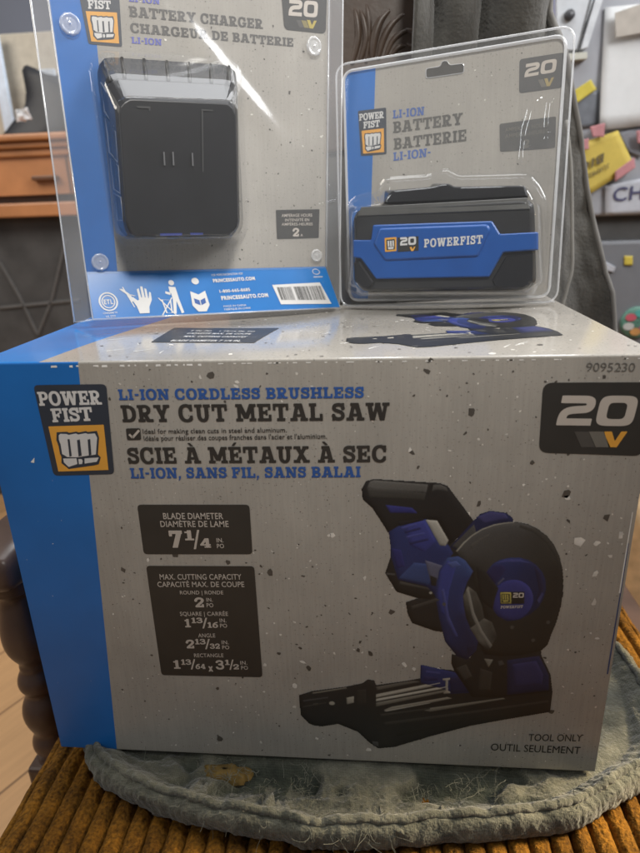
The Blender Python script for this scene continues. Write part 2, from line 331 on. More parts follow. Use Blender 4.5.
def sans(text, bold=0.0):
    c = bpy.data.curves.new('tmp', 'FONT'); c.body = text; c.offset = bold; c.space_character = 1+bold*4; c.resolution_u = 3
    o = bpy.data.objects.new('tmp', c); COL.objects.link(o)
    dg = bpy.context.evaluated_depsgraph_get(); dg.update()
    me = o.evaluated_get(dg).to_mesh(); vs = [(v.co.x, v.co.y) for v in me.vertices]
    po = [[vs[i] for i in p.vertices] for p in me.polygons]
    for p in po:
        a = sum(p[i][0]*p[(i+1) % len(p)][1]-p[(i+1) % len(p)][0]*p[i][1] for i in range(len(p)))
        if a < 0: p.reverse()
    o.evaluated_get(dg).to_mesh_clear(); bpy.data.objects.remove(o); bpy.data.curves.remove(c)
    k = 1/.73; x0 = min(v[0] for v in vs); x1 = max(v[0] for v in vs)
    return [[((a-x0)*k, b*k) for a, b in p] for p in po], (x1-x0)*k
def place(mb, face, spec, pl, pr, h, lay, mi=0, slant=0.0):
    """set lettering on a face: pl, pr = left and right ends of the base line, h = cap height"""
    po, w = spec; ux, uy = (pr[0]-pl[0])/w, (pr[1]-pl[1])/w
    for p in po: mb.face([face(pl[0]+a*ux+b*h*slant, pl[1]+a*uy+b*h, lay) for a, b in p], mi)
def flat(mb, face, pts, lay, mi=0, col=None):
    """fill an outline (may be concave), facing out"""
    a = sum(pts[i][0]*pts[(i+1) % len(pts)][1]-pts[(i+1) % len(pts)][0]*pts[i][1] for i in range(len(pts)))
    idx = list(range(len(pts)))
    if a < 0: idx.reverse()
    q = [pts[i] for i in idx]; cs = [col[i] for i in idx] if (col and isinstance(col[0], (tuple, list))) else None
    for t in tessellate_polygon([[Vector((*p, 0)) for p in q]]):
        t = list(t); A, B, C = (q[k] for k in t)
        if (B[0]-A[0])*(C[1]-A[1])-(B[1]-A[1])*(C[0]-A[0]) < 0: t.reverse()
        mb.face([face(*q[k], lay) for k in t], mi, [cs[k] for k in t] if cs else col)
def roundpoly(pts, r, n=5):
    out = []; k = len(pts)
    for i in range(k):
        p, a, b = Vector(pts[i]), Vector(pts[i-1]), Vector(pts[(i+1) % k])
        da, db = (a-p), (b-p); ra = min(r, da.length*.45); rb = min(r, db.length*.45)
        s, e = p+da.normalized()*ra, p+db.normalized()*rb
        for j in range(n+1):
            t = j/n; out.append(tuple((1-t)**2*s+2*(1-t)*t*p+t*t*e))
    return out
def ring_pts(c, rx, ry, n=24, a0=0): return [(c[0]+rx*math.cos(a0+2*math.pi*i/n), c[1]+ry*math.sin(a0+2*math.pi*i/n)) for i in range(n)]
def stroke(mb, face, pts, w, lay, mi=0, closed=False):
    k = len(pts)
    for i in range(k if closed else k-1):
        a, b = Vector(pts[i]), Vector(pts[(i+1) % k]); d = (b-a)
        if d.length < 1e-9: continue
        n = Vector((-d.y, d.x)).normalized()*w/2
        mb.face([face(*(a-n), lay), face(*(b-n), lay), face(*(b+n), lay), face(*(a+n), lay)], mi)
def quadmap(q):
    """bilinear map of the unit square onto a quad given as TL TR BR BL"""
    TL, TR, BR, BL = (Vector(p) for p in q)
    return lambda u, v: tuple((BL*(1-u)+BR*u)*(1-v)+(TL*(1-u)+TR*u)*v)
FIST = dict(
 yellow=[(0.0887,0.5565),(0.9106,0.5652),(0.9123,0.0522),(0.0947,0.047)],
 dark=[(0.1965,0.4922),(0.3564,0.4957),(0.377,0.4835),(0.4967,0.4957),(0.5227,0.4852),(0.6377,0.4991),(0.6639,0.4887),(0.8013,0.4991),(0.8225,0.4226),(0.7732,0.2348),(0.8119,0.2),(0.7689,0.1217),(0.6912,0.1096),(0.2734,0.0748),(0.1746,0.1443),(0.1945,0.2139),(0.1808,0.2522),(0.1833,0.3391),(0.1681,0.4052)],
 mass=[(0.2201,0.4574),(0.2482,0.4748),(0.3389,0.4713),(0.3717,0.4609),(0.4829,0.4748),(0.518,0.4626),(0.6288,0.4765),(0.6601,0.4678),(0.7688,0.4713),(0.7941,0.4226),(0.7437,0.2348),(0.4323,0.207),(0.2859,0.2139),(0.2166,0.2487),(0.2217,0.3565),(0.2095,0.4087)],
 thumb=[(0.2169,0.1965),(0.4299,0.1965),(0.4291,0.1304),(0.2801,0.0991),(0.2191,0.1513)], thumb2=[(0.5579,0.193),(0.7822,0.2),(0.744,0.1513),(0.5453,0.1339)], nail=[(0.4572,0.1861),(0.5118,0.1861),(0.5221,0.1652),(0.5044,0.1304),(0.4534,0.127)],
 lines=[[(0.3434,0.4122),(0.3752,0.4157),(0.3625,0.2243),(0.3263,0.2174)],[(0.4861,0.4017),(0.5304,0.4087),(0.5202,0.2243),(0.4693,0.2174)],[(0.6486,0.4052),(0.6879,0.4122),(0.6749,0.2348),(0.6335,0.2243)]])
def logo(parent, face, quad, lay, step, text=True, r=.002, name='brand_logo', word=None):
    g = quadmap(quad)
    b = MB(); flat(b, face, roundpoly([g(0, 1), g(1, 1), g(1, 0), g(0, 0)], r), lay)
    base = b.build(name, M_navy, parent)
    y = MB(); flat(y, face, [g(*p) for p in FIST['yellow']], lay+step)
    y.build('emblem_ground', M_orange, base)
    d = MB(); flat(d, face, [g(*p) for p in FIST['dark']], lay+2*step)
    for k in ('mass', 'thumb', 'thumb2', 'nail'): flat(d, face, [g(*p) for p in FIST[k]], lay+3*step, 1)
    for l in FIST['lines']: flat(d, face, [g(*p) for p in l], lay+4*step)
    d.build('fist_emblem', [M_navy, M_white], base)
    if text:
        t = MB()
        for s, a, c, hh in (('POWER', (0.0256,0.7809), (0.9184,0.7843), .148), ('FIST', (0.1651,0.6), (0.7677,0.6104), .148)):
            H_ = Vector(g(0, 1))-Vector(g(0, 0))
            pl, pr = g(*a), g(*c); place(t, face, slab(s, .03), pl, pr, H_.length*hh, lay+step)
        t.build('lettering', M_white, base)
    return base

# ================================================================== SETTING
FLOOR_Z = -0.55
def wood_floor():
    mt, nt, b = newmat("honey_floor_boards"); L = nt.links.new
    tc = N(nt, 'ShaderNodeTexCoord'); mp = N(nt, 'ShaderNodeMapping'); mp.inputs['Rotation'].default_value = (0, 0, math.radians(118)); L(tc.outputs['Object'], mp.inputs[0])
    br = N(nt, 'ShaderNodeTexBrick'); br.inputs['Scale'].default_value = 1; br.inputs['Brick Width'].default_value = .9; br.inputs['Row Height'].default_value = .19; br.inputs['Mortar Size'].default_value = .003
    br.inputs['Color1'].default_value = (.45, .265, .125, 1); br.inputs['Color2'].default_value = (.38, .215, .098, 1); br.inputs['Mortar'].default_value = (.16, .085, .04, 1); L(mp.outputs[0], br.inputs['Vector'])
    m2 = N(nt, 'ShaderNodeMapping'); m2.inputs['Scale'].default_value = (3, 45, 1); L(mp.outputs[0], m2.inputs[0])
    nz = N(nt, 'ShaderNodeTexNoise'); nz.inputs['Scale'].default_value = 2; nz.inputs['Detail'].default_value = 7; L(m2.outputs[0], nz.inputs['Vector'])
    mr = N(nt, 'ShaderNodeMapRange'); mr.inputs['To Min'].default_value = .78; mr.inputs['To Max'].default_value = 1.2; L(nz.outputs['Fac'], mr.inputs['Value'])
    mx = N(nt, 'ShaderNodeMix', data_type='RGBA', blend_type='MULTIPLY'); mx.inputs['Factor'].default_value = 1; L(br.outputs['Color'], mx.inputs['A']); L(mr.outputs[0], mx.inputs['B'])
    L(mx.outputs['Result'], b.inputs['Base Color']); b.inputs['Roughness'].default_value = .42
    return mt
b = MB(); b.box(-3.2, 3.2, -2.2, 2.6, FLOOR_Z-.06, FLOOR_Z); tag(b.build("floor", wood_floor()), kind='structure')
b = MB(); b.box(-3.2, 3.2, 2.6, 2.7, FLOOR_Z, 1.9); tag(b.build("wall", plain("blue_grey_paint", (.23, .25, .31), .8, var=.06, scale=4)), kind='structure')

M_oak = plain("orange_wood", (.43, .185, .075), .38, var=.22, scale=9, bump=.1, bscale=60)
M_slate = plain("slate_panel", (.062, .060, .060), .55, var=.3, scale=12)
M_line = plain("panel_joint", (.105, .10, .098), .7)
# ---- orange wooden cabinet, left background (front at y = 1.6)
cab = empty("wooden_cabinet", "orange wooden cabinet with stepped mouldings above dark grey panel, behind charger package", "cabinet", loc=(-1.15, 1.8, FLOOR_Z))
def under(o, root):
    o.parent = root; o.matrix_parent_inverse = Matrix.Translation(root.location).inverted(); return o
cx0, cx1, cyf = -1.62, -.52, 1.6
z = lambda v: Y_Z[v]
Y_Z = {135: (-1.02667,1.6,0.73577)[2], 142: (-1.03077,1.6,0.71584)[2], 149: (-1.03489,1.6,0.69575)[2], 157: (-1.03964,1.6,0.67261)[2], 195: (-1.06278,1.6,0.55991)[2], 203: (-1.06778,1.6,0.53559)[2], 217: (-1.07662,1.6,0.4925)[2]}
b = MB(); b.box(cx0-.04, cx1+.04, cyf-.045, 2.1, z(142), z(135)); under(b.build("top_board", M_oak, bevel=.006), cab)
b = MB(); b.box(cx0-.025, cx1+.025, cyf-.028, 2.09, z(149), z(142)); b.box(cx0-.01, cx1+.01, cyf-.014, 2.08, z(157), z(149)); under(b.build("moulding", M_oak, bevel=.006), cab)
b = MB(); b.box(cx0, cx1, cyf, 2.07, z(195), z(157)); under(b.build("frieze", M_oak), cab)
b = MB(); b.box(cx0, cx1, cyf+.03, 2.06, z(203), z(195)); under(b.build("groove", plain("dark_groove", (.11, .085, .07), .6)), cab)
b = MB(); b.box(cx0-.01, cx1+.01, cyf-.02, 2.07, z(217), z(203)); under(b.build("rail", M_oak, bevel=.005), cab)
p = (-1.00191,1.6,0.60904); b = MB(); b.box(p[0]-.035, p[0]+.05, cyf-.022, cyf-.0005, p[2]-.008, p[2]+.006); under(b.build("handle", plain("dark_handle", (.13, .055, .025), .4), bevel=.003), cab)
b = MB(); b.box(cx0+.1, cx1-.08, cyf+.05, 2.05, FLOOR_Z, z(217)); pn = under(b.build("panel", M_slate), cab)
b = MB()
for q in ([(-1.27804,1.648,0.1907),(-1.12597,1.648,0.20168),(-0.97633,1.648,0.21248)], [(-1.24256,1.648,0.34906),(-1.19504,1.648,0.22771),(-1.15553,1.648,0.09129)], [(-1.15553,1.648,0.09129),(-1.07896,1.648,0.2147),(-0.99066,1.648,0.41497)]): b.tube(q, .006, 6)
jt = b.build("panel_joint", M_line, pn)
for xx in (cx0, cx1-.09):
    b = MB(); b.box(xx, xx+.1, cyf-.01, cyf+.06, FLOOR_Z, z(217)); under(b.build("leg", plain("red_wood_leg", (.30, .085, .035), .45, var=.2), bevel=.004), cab)
for xx in (-1.30, -.92):
    b = MB(); b.tube([(xx, cyf-.003, Y_Z[157]-.002), (xx, cyf-.003, Y_Z[195]+.002)], .0025, 6); under(b.build("drawer_gap", plain("gap_brown", (.10, .045, .02), .6)), cab)
# ---- things on the cabinet
zt = Y_Z[135]
b = MB()
rows = []
for i in range(9):
    t = i/8; w = lerp(.16, .07, smooth01(t)); d = lerp(.09, .05, t)
    rows.append([(-1.09+t*.09+.05*math.sin(t*4)+w*(1+.30*noise.noise(Vector((math.cos(a)*1.3, math.sin(a)*1.3+t*2, 3))))*math.copysign(abs(math.cos(a))**.6, math.cos(a))*.9, 1.78+d*math.copysign(abs(math.sin(a))**.6, math.sin(a)), zt+.0+t*.21*(1+(.25*noise.noise(Vector((math.cos(a), math.sin(a), t*2))) if t > 0 else 0))) for a in [2*math.pi*k/20 for k in range(20)]])
b.grid(rows, closed_u=True); b.fan(rows[-1]); b.fan(rows[0], 0, True)
bag = tag(b.build("bag", plain("black_nylon", (.022, .024, .030), .55, bump=.4, bscale=30), smooth=True), "black soft bag slumped on top of the orange wooden cabinet", "bag")
b = MB(); q = [(-1.06875,1.62,0.81103),(-1.02823,1.62,0.81484),(-1.02473,1.62,0.78359),(-1.06936,1.62,0.77699)]
b.grid([[Vector(q[0]), Vector(q[1])], [Vector(q[3]), Vector(q[2])]]); o = b.build("crumpled_tissue", plain("tissue_white", (.62, .62, .63), .9))
sd = o.modifiers.new("s", 'SUBSURF'); sd.levels = sd.render_levels = 3; sd.subdivision_type = 'SIMPLE'
tx = bpy.data.textures.new("crumple", 'CLOUDS'); tx.noise_scale = .012; dm = o.modifiers.new("d", 'DISPLACE'); dm.texture = tx; dm.strength = .03
so = o.modifiers.new("t", 'SOLIDIFY'); so.thickness = .004
tag(o, "small crumpled white tissue in front of the black bag on the cabinet", "tissue")
b = MB(); c0 = (-1.13496,1.86,0.96992); c1 = (-1.03879,1.86,0.76928); b.box(c0[0], c1[0], 1.86, 1.875, zt, c0[2]); tag(b.build("white_board", plain("board_white", (.52, .58, .66), .5), bevel=.003), "pale blue-white board standing upright on the orange cabinet", "board")
b = MB(); c0 = (-1.37026,1.95,1.10412); c1 = (-0.94486,1.95,1.00231); b.box(c0[0], c1[0], 1.95, 2.06, zt, c0[2]); cb = tag(b.build("carton_box", plain("cream_carton", (.50, .46, .38), .6), bevel=.004), "long cream carton at the back of the orange cabinet", "carton")
b = MB(); c0 = (-1.28088,1.9,1.09389); c1 = (-1.24084,1.9,0.99494); b.box(c0[0], c1[0], 1.90, 1.915, zt, c0[2]); tag(b.build("picture_frame", plain("frame_blue_white", (.62, .72, .86), .3), bevel=.003), "bright bluish frame at the far left end of the cabinet", "frame")

# ---- refrigerator covered in papers, right background (front at y = 1.1)
FY = 1.1
M_fr = plain("fridge_grey", (.37, .375, .40), .42, var=.05, scale=6)
fr = empty("refrigerator", "grey refrigerator covered with pinned papers, right behind the draped coat", "refrigerator", loc=(.8, 1.4, FLOOR_Z))
zg1, zg0 = (0.6624,1.1,0.44754)[2], (0.6701,1.1,0.39243)[2]
fx0 = (0.40155,1.1,0.88041)[0]
b = MB(); b.box(fx0+.006, 1.18, FY+.06, 1.75, FLOOR_Z+.04, 1.30); under(b.build("cabinet", M_fr, bevel=.008), fr)
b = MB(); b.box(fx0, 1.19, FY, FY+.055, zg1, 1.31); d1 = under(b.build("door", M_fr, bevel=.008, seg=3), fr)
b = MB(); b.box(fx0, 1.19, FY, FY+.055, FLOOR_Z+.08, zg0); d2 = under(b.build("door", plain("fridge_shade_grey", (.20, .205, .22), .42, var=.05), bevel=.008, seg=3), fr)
b = MB(); b.box(fx0+.005, 1.185, FY+.012, FY+.058, zg0+.001, zg1-.001); under(b.build("handle_recess", plain("recess_dark", (.075, .073, .070), .6)), fr)
b = MB(); b.box(fx0+.03, 1.16, FY+.08, 1.7, FLOOR_Z, FLOOR_Z+.045); under(b.build("base", plain("base_dark", (.05, .05, .05), .6)), fr)
b = MB(); b.box(fx0, fx0+.035, FY-.004, FY-.0005, zg1+.02, 1.3); under(b.build("edge_trim", plain("lavender_trim", (.52, .54, .74), .3), bevel=.001), fr)

def sheet(name, px, y, mat, label, cat, curl=.004, thick=.0012, group=None, n=8):
    """a sheet of paper hanging on the fridge door (four corners TL TR BR BL in metres), slightly curled"""
    TL, TR, BR, BL = [Vector(p) for p in px]; b = MB(); rows = []
    for i in range(n+1):
        v = i/n; r = []
        for j in range(n+1):
            u = j/n; p = TL.lerp(TR, u).lerp(BL.lerp(BR, u), v)
            p.y = y-.0012-curl*(v*v*(.3+.7*abs(2*u-1)))-.0006*noise.noise(p*40)
            r.append(p)
        rows.append(r)
    b.grid(rows); o = b.build(name, mat, smooth=True)
    s = o.modifiers.new("t", 'SOLIDIFY'); s.thickness = thick; s.offset = 1
    return tag(o, label, cat, group)
M_paper = plain("white_paper", (.66, .66, .65), .8, var=.04)
M_pap2 = plain("grey_white_paper", (.50, .51, .55), .8, var=.05)
sheet("note_paper", [(0.53302,1.1,0.85888),(0.65972,1.1,0.86239),(0.68652,1.1,0.63457),(0.54624,1.1,0.62669)], FY-.004, M_paper, "large white paper hanging near the top right of the fridge", "paper", .012)
b = MB(); q = [(0.54894,1.1,0.84378),(0.60494,1.1,0.85842),(0.66191,1.1,0.84821),(0.66801,1.1,0.80869),(0.61224,1.1,0.80622),(0.55642,1.1,0.80005)]
flat(b, lambda a, c, l: (a, FY-.022-l, c), [(p[0], p[2]) for p in q], 0); o = b.build("folded_flap", plain("beige_paper", (.44, .40, .35), .8)); s = o.modifiers.new("t", 'SOLIDIFY'); s.thickness = .002
tag(o, "beige folded flap of card over the top of the large white paper", "flap")
sheet("yellow_note", [(0.49569,1.1,0.59853),(0.58685,1.1,0.62497),(0.63058,1.1,0.55223),(0.53551,1.1,0.49271)], FY-.010, plain("yellow_paper", (.62, .47, .09), .7, var=.08), "bright yellow paper note with dark upside-down printing, tilted on the fridge", "note", .002)
yn = bpy.data.objects["yellow_note"]
b = MB(); fy = lambda a, c, l: (a, FY-.0155-l, c)
def fp(u_, v_): return None
p0, p1 = (0.56158,1.085,0.58044), (0.51056,1.085,0.55799)
place(b, fy, sans("BIG", .03), (p0[0], p0[2]), (p1[0], p1[2]), -.019, 0)
p0, p1 = (0.5748,1.085,0.55961), (0.52391,1.085,0.53479)
place(b, fy, sans("SURPRISE", .02), (p0[0], p0[2]), (p1[0], p1[2]), -.011, 0)
for k in range(len(b.f)): b.f[k] = b.f[k][::-1]
b.build("lettering", plain("olive_print", (.13, .10, .045), .7), yn)
for q, lab in (([(0.49722,1.1,0.60457),(0.52444,1.1,0.61154),(0.52695,1.1,0.58912),(0.50132,1.1,0.58606)], "pink sticker at the upper left corner of the yellow note"), ([(0.52411,1.1,0.63362),(0.55526,1.1,0.64024),(0.55649,1.1,0.61222),(0.53283,1.1,0.61321)], "pink sticker above the yellow note under the white paper"), ([(0.58883,1.1,0.54139),(0.62619,1.1,0.56883),(0.63115,1.1,0.54808),(0.59147,1.1,0.52039)], "orange-pink strip along the lower right edge of the yellow note"), ([(0.62331,1.1,0.62143),(0.66243,1.1,0.62771),(0.66771,1.1,0.59153),(0.62874,1.1,0.59715)], "pink scrap at the right edge beside the white paper")):
    sheet("pink_sticker", q, FY-.017, plain("pink_paper", (.50, .22, .23), .7), lab, "sticker", .001, group="pink stickers on the fridge")
sheet("photo_print", [(0.47255,1.1,0.69885),(0.53885,1.1,0.70733),(0.54506,1.1,0.63671),(0.47957,1.1,0.62952)], FY-.002, plain("photo_grey", (.17, .18, .20), .4, var=.35, scale=25), "dark grey photo print behind the battery package edge on the fridge", "photo", .001)
sheet("yellow_scrap", [(0.48638,1.1,0.70786),(0.51984,1.1,0.72734),(0.53255,1.1,0.70762),(0.49329,1.1,0.68234)], FY-.005, plain("yellow_scrap_paper", (.58, .47, .06), .7), "small torn yellow scrap above the grey photo print", "scrap", .003)
sheet("grey_scrap", [(0.5895,1.1,0.62086),(0.63705,1.1,0.6288),(0.64554,1.1,0.56806),(0.61809,1.1,0.58139)], FY-.003, plain("grey_card", (.24, .24, .26), .7), "grey card peeking out right of the yellow note", "card", .001)
sheet("letter_sheet", [(0.57497,1.1,0.51256),(0.73501,1.1,0.54),(0.74926,1.1,0.45117),(0.58253,1.1,0.45014)], FY-.006, M_pap2, "white sheet lettered CH just above the fridge handle recess", "sheet", .001)
b = MB(); p0, p1 = (0.59421,1.09,0.47882), (0.67473,1.09,0.48558)
place(b, fy, sans("CHA", .01), (p0[0], p0[2]), (p1[0]+.02, p1[2]), .030, -.006)
b.build("lettering", plain("violet_print", (.06, .06, .14), .7), bpy.data.objects["letter_sheet"])
sheet("yellow_magnet", [(0.639,1.1,0.3574),(0.65709,1.1,0.3569),(0.65988,1.1,0.33635),(0.6417,1.1,0.33683)], FY-.002, plain("yellow_plastic", (.66, .52, .08), .5), "small square yellow magnet on the lower fridge door", "magnet", .0, .004)
sheet("clip_magnet", [(0.59016,1.1,0.34962),(0.6218,1.1,0.33277),(0.61869,1.1,0.32134),(0.59522,1.1,0.32655)], FY-.003, plain("clip_white", (.55, .57, .62), .4), "white clip beside the coat edge on the lower fridge door", "clip", .0, .008)
# round colourful magnet
c = Vector((0.68751,1.1,0.20139)); R_ = .038
mg = empty("round_magnet", "round multicoloured floral magnet low on the fridge door", "magnet", loc=(c.x, FY, c.z))
b = MB(); n = 28
b.grid([[(c.x+R_*math.cos(2*math.pi*k/n)*f, FY-dd, c.z+R_*math.sin(2*math.pi*k/n)*f) for k in range(n)] for f, dd in ((1, .0005), (1, .006), (.93, .008), (.05, .009))], closed_u=True)
under(b.build("disc", plain("magnet_green", (.12, .27, .21), .4, var=.3, scale=60), smooth=True), mg)
for k, cl in enumerate(((.62, .42, .12), (.10, .42, .38), (.62, .12, .16), (.55, .55, .52), (.60, .30, .10), (.45, .10, .25))):
    a = k*2*math.pi/6+.4; b = MB(); flat(b, lambda x, y, l: (x, FY-.0095-l, y), ring_pts((c.x+.022*math.cos(a), c.z+.022*math.sin(a)), .013, .009, 12, a), 0)
    o = under(b.build("petal", plain("petal_colour", cl, .5)), mg); s = o.modifiers.new("t", 'SOLIDIFY'); s.thickness = .0015; s.offset = 1
# slanted white board with a dark round magnet
wb = empty("slanted_panel", "white panel leaning at a slant across the fridge with black edge line", "panel", loc=((0.48107,1.08,0.83532)))
q = [(0.42268,1.085,0.87161),(0.51244,1.085,0.92164),(0.47815,1.085,0.78252),(0.43906,1.085,0.78452)]
def slab_panel(px, y0, y1, name, mat, par):
    b = MB(); A = [(p[0], y0, p[2]) for p in px]; B_ = [(p[0], y1, p[2]) for p in px]
    b.face(A[::-1]); b.face(B_)
    for i in range(len(px)):
        j = (i+1) % len(px); b.face([A[i], A[j], B_[j], B_[i]])
    return under(b.build(name, mat, bevel=.001), par)
slab_panel([(0.42378,1.085,0.94385),(0.52216,1.085,0.93793),(0.48225,1.085,0.78231),(0.44112,1.085,0.78442)], FY-.016, FY-.001, "board", plain("panel_white", (.58, .60, .62), .5), wb)
slab_panel([(0.50064,1.085,0.8881),(0.50462,1.085,0.88787),(0.4845,1.085,0.78037),(0.48039,1.085,0.78058)], FY-.0175, FY-.0162, "edge_line", plain("edge_dark", (.12, .12, .12), .5), wb)
slab_panel([(0.51875,1.085,0.91788),(0.53449,1.085,0.91695),(0.50233,1.085,0.78494),(0.4884,1.085,0.782)], FY-.020, FY-.0005, "rail", plain("rail_white", (.62, .64, .66), .4), wb)
slab_panel([(0.4604,1.085,0.77608),(0.50316,1.085,0.77758),(0.50461,1.085,0.76463),(0.46172,1.085,0.76307)], FY-.018, FY-.0005, "ledge", plain("ledge_cream", (.55, .54, .46), .5), wb)
c = Vector((0.45896,1.08,0.84538)); b = MB(); n = 18
b.grid([[(c.x+.0105*f*math.cos(2*math.pi*k/n), FY-.0165-dd, c.z+.0105*f*math.sin(2*math.pi*k/n)) for k in range(n)] for f, dd in ((1, .0), (1, .006), (.8, .009), (.02, .0095))], closed_u=True)
tag(b.build("fridge_magnet", plain("knob_dark", (.06, .06, .065), .4), smooth=True), "small dark round magnet on the slanted white panel", "magnet")
# made-up tan form by the fridge, put in as a warm bright patch
b = MB(); c = Vector((0.64068,0.78,-0.21471)); rows = []
for i in range(10):
    t = i/9; rows.append([(c.x+.05+(.075-.02*t)*math.copysign(abs(math.cos(a))**.55, math.cos(a))+.006*noise.noise(Vector((a*2, t*5, 1))), .86+.05*math.copysign(abs(math.sin(a))**.55, math.sin(a)), lerp(FLOOR_Z, c.z+.05, t)+.008*noise.noise(Vector((a*3, t, 4)))) for a in [2*math.pi*k/24 for k in range(24)]])
b.grid(rows, closed_u=True); b.fan(rows[-1]); b.fan(rows[0], 0, True)
tag(b.build("tan_filler", plain("tan_matte", (.58, .40, .22), .7, var=.2, bump=.4, bscale=25), smooth=True), "made-up tan form standing on the floor right of the box", "sack")

# ================================================================== ARMCHAIR
M_dwood = plain("dark_brown_wood", (.080, .047, .034), .36, var=.35, scale=14, bump=.1, bscale=80)
M_cwood = plain("carved_wood", (.070, .045, .031), .42, var=.3, scale=18, bump=.15, bscale=90)
ch = empty("armchair", "dark turned-wood armchair with ochre corduroy seat holding the boxes", "armchair", loc=(.055, .15, FLOOR_Z))
AY = .10
ax_t = Vector((-0.33163,0.1,0.04944)); ax_b = Vector((-0.3307,0.1,-0.05273)); PX = (ax_t.x+ax_b.x)/2
prof = []
for v, r in ((571,27),(579,26),(582,24),(584,25),(586,21),(589,17.5),(594,17),(604,19),(615,21.5),(626,23.2),(636,23.5),(645,21.5),(652,17),(656,14),(659,13),(662,14.5),(664.5,13),(668,15.5),(673,18.5),(678,19.2),(683,17.5),(687,14),(690,13.5),(695,17.5),(701,20.5),(707,21.5),(713,21),(720,18),(725,15.2),(728,14.6),(731,17),(735,19),(739,19.2),(743,18),(747,15.5),(751,15),(754,18)):
    prof.append((v, r))
VZ = {571: (-0.33238,0.1,0.13224)[2], 636: (-0.33191,0.1,0.04808)[2], 707: (-0.3307,0.1,-0.05273)[2], 754: (-0.331,0.1,-0.12533)[2]}
def vz(v):
    ks = sorted(VZ)
    for a, c in zip(ks[:-1], ks[1:]):
        if a <= v <= c: return lerp(VZ[a], VZ[c], (v-a)/(c-a))
def turned(x):
    b = MB(); n = 28; rows = [[(x+r*.00112*math.cos(2*math.pi*k/n), AY+r*.00112*math.sin(2*math.pi*k/n), vz(v)) for k in range(n)] for v, r in prof]
    b.grid(rows[::-1], closed_u=True)
    o = b.build("arm_post", M_dwood, smooth=True); sb = o.modifiers.new("s", 'SUBSURF'); sb.levels = sb.render_levels = 1
    under(o, ch)
    zb = vz(754); b = MB(); b.box(x-.024, x+.024, AY-.024, AY+.024, FLOOR_Z, zb+.001); under(b.build("leg", M_dwood, bevel=.004), ch)
    zt_ = (-0.33238,0.1,0.13224)[2]; b = MB()
    rows = []
    for yy, w, hgt in ((AY-.048, .024, .012), (AY-.042, .030, .020), (AY-.02, .032, .024), (AY+.1, .028, .024), (AY+.25, .026, .024), (AY+.36, .026, .024)):
        rows.append([(x+w*math.copysign(abs(math.cos(a))**.5, math.cos(a)), yy, zt_+.022+hgt*math.copysign(abs(math.sin(a))**.5, math.sin(a))) for a in [2*math.pi*(k+.5)/16 for k in range(16)]])
    b.grid(rows, closed_u=True); b.fan(rows[0], 0, True); b.fan(rows[-1]); under(b.build("arm", M_dwood, smooth=True, bevel=.003), ch)
MX = .055
turned(PX); turned(2*MX-PX)
for x in (MX-.185, MX+.175):
    b = MB(); b.box(x-.024, x+.024, .44, .485, FLOOR_Z, .70); under(b.build("back_post", M_dwood, bevel=.005), ch)
b = MB(); b.box(PX+.03, 2*MX-PX-.03, AY-.02, AY+.012, -.135, -.085); b.box(PX+.03, 2*MX-PX-.03, .42, .45, -.135, -.085)
b.box(PX-.005, PX+.03, AY+.02, .45, -.135, -.085); b.box(2*MX-PX-.03, 2*MX-PX+.005, AY+.02, .45, -.135, -.085); under(b.build("seat_rail", M_dwood, bevel=.004), ch)
b = MB(); b.box(MX-.165, MX+.155, .455, .475, .06, .56); under(b.build("back_panel", plain("back_cloth", (.07, .062, .05), .8, bump=.3), bevel=.004), ch)
# carved crest with leaf relief
b = MB(); n = 40; top = []; bot = []
x0, x1 = MX-.215, MX+.20
for i in range(n+1):
    t = i/n; x = lerp(x0, x1, t); arch = .055*math.sin(math.pi*t)**1.3+.016*abs(math.sin(3*math.pi*t))
    top.append((x, .70+arch)); bot.append((x, .535+.02*math.sin(math.pi*t)))
for s, yy in ((1, .445), (-1, .480)):
    for i in range(n):
        q = [(top[i][0], yy, top[i][1]), (top[i+1][0], yy, top[i+1][1]), (bot[i+1][0], yy, bot[i+1][1]), (bot[i][0], yy, bot[i][1])]
        b.face(q[::-1] if s > 0 else q)
for i in range(n):
    b.face([(top[i][0], .445, top[i][1]), (top[i+1][0], .445, top[i+1][1]), (top[i+1][0], .480, top[i+1][1]), (top[i][0], .480, top[i][1])])
    b.face([(bot[i][0], .445, bot[i][1]), (bot[i][0], .480, bot[i][1]), (bot[i+1][0], .480, bot[i+1][1]), (bot[i+1][0], .445, bot[i+1][1])])
cr = under(b.build("crest_rail", M_cwood, bevel=.004), ch)
b = MB()
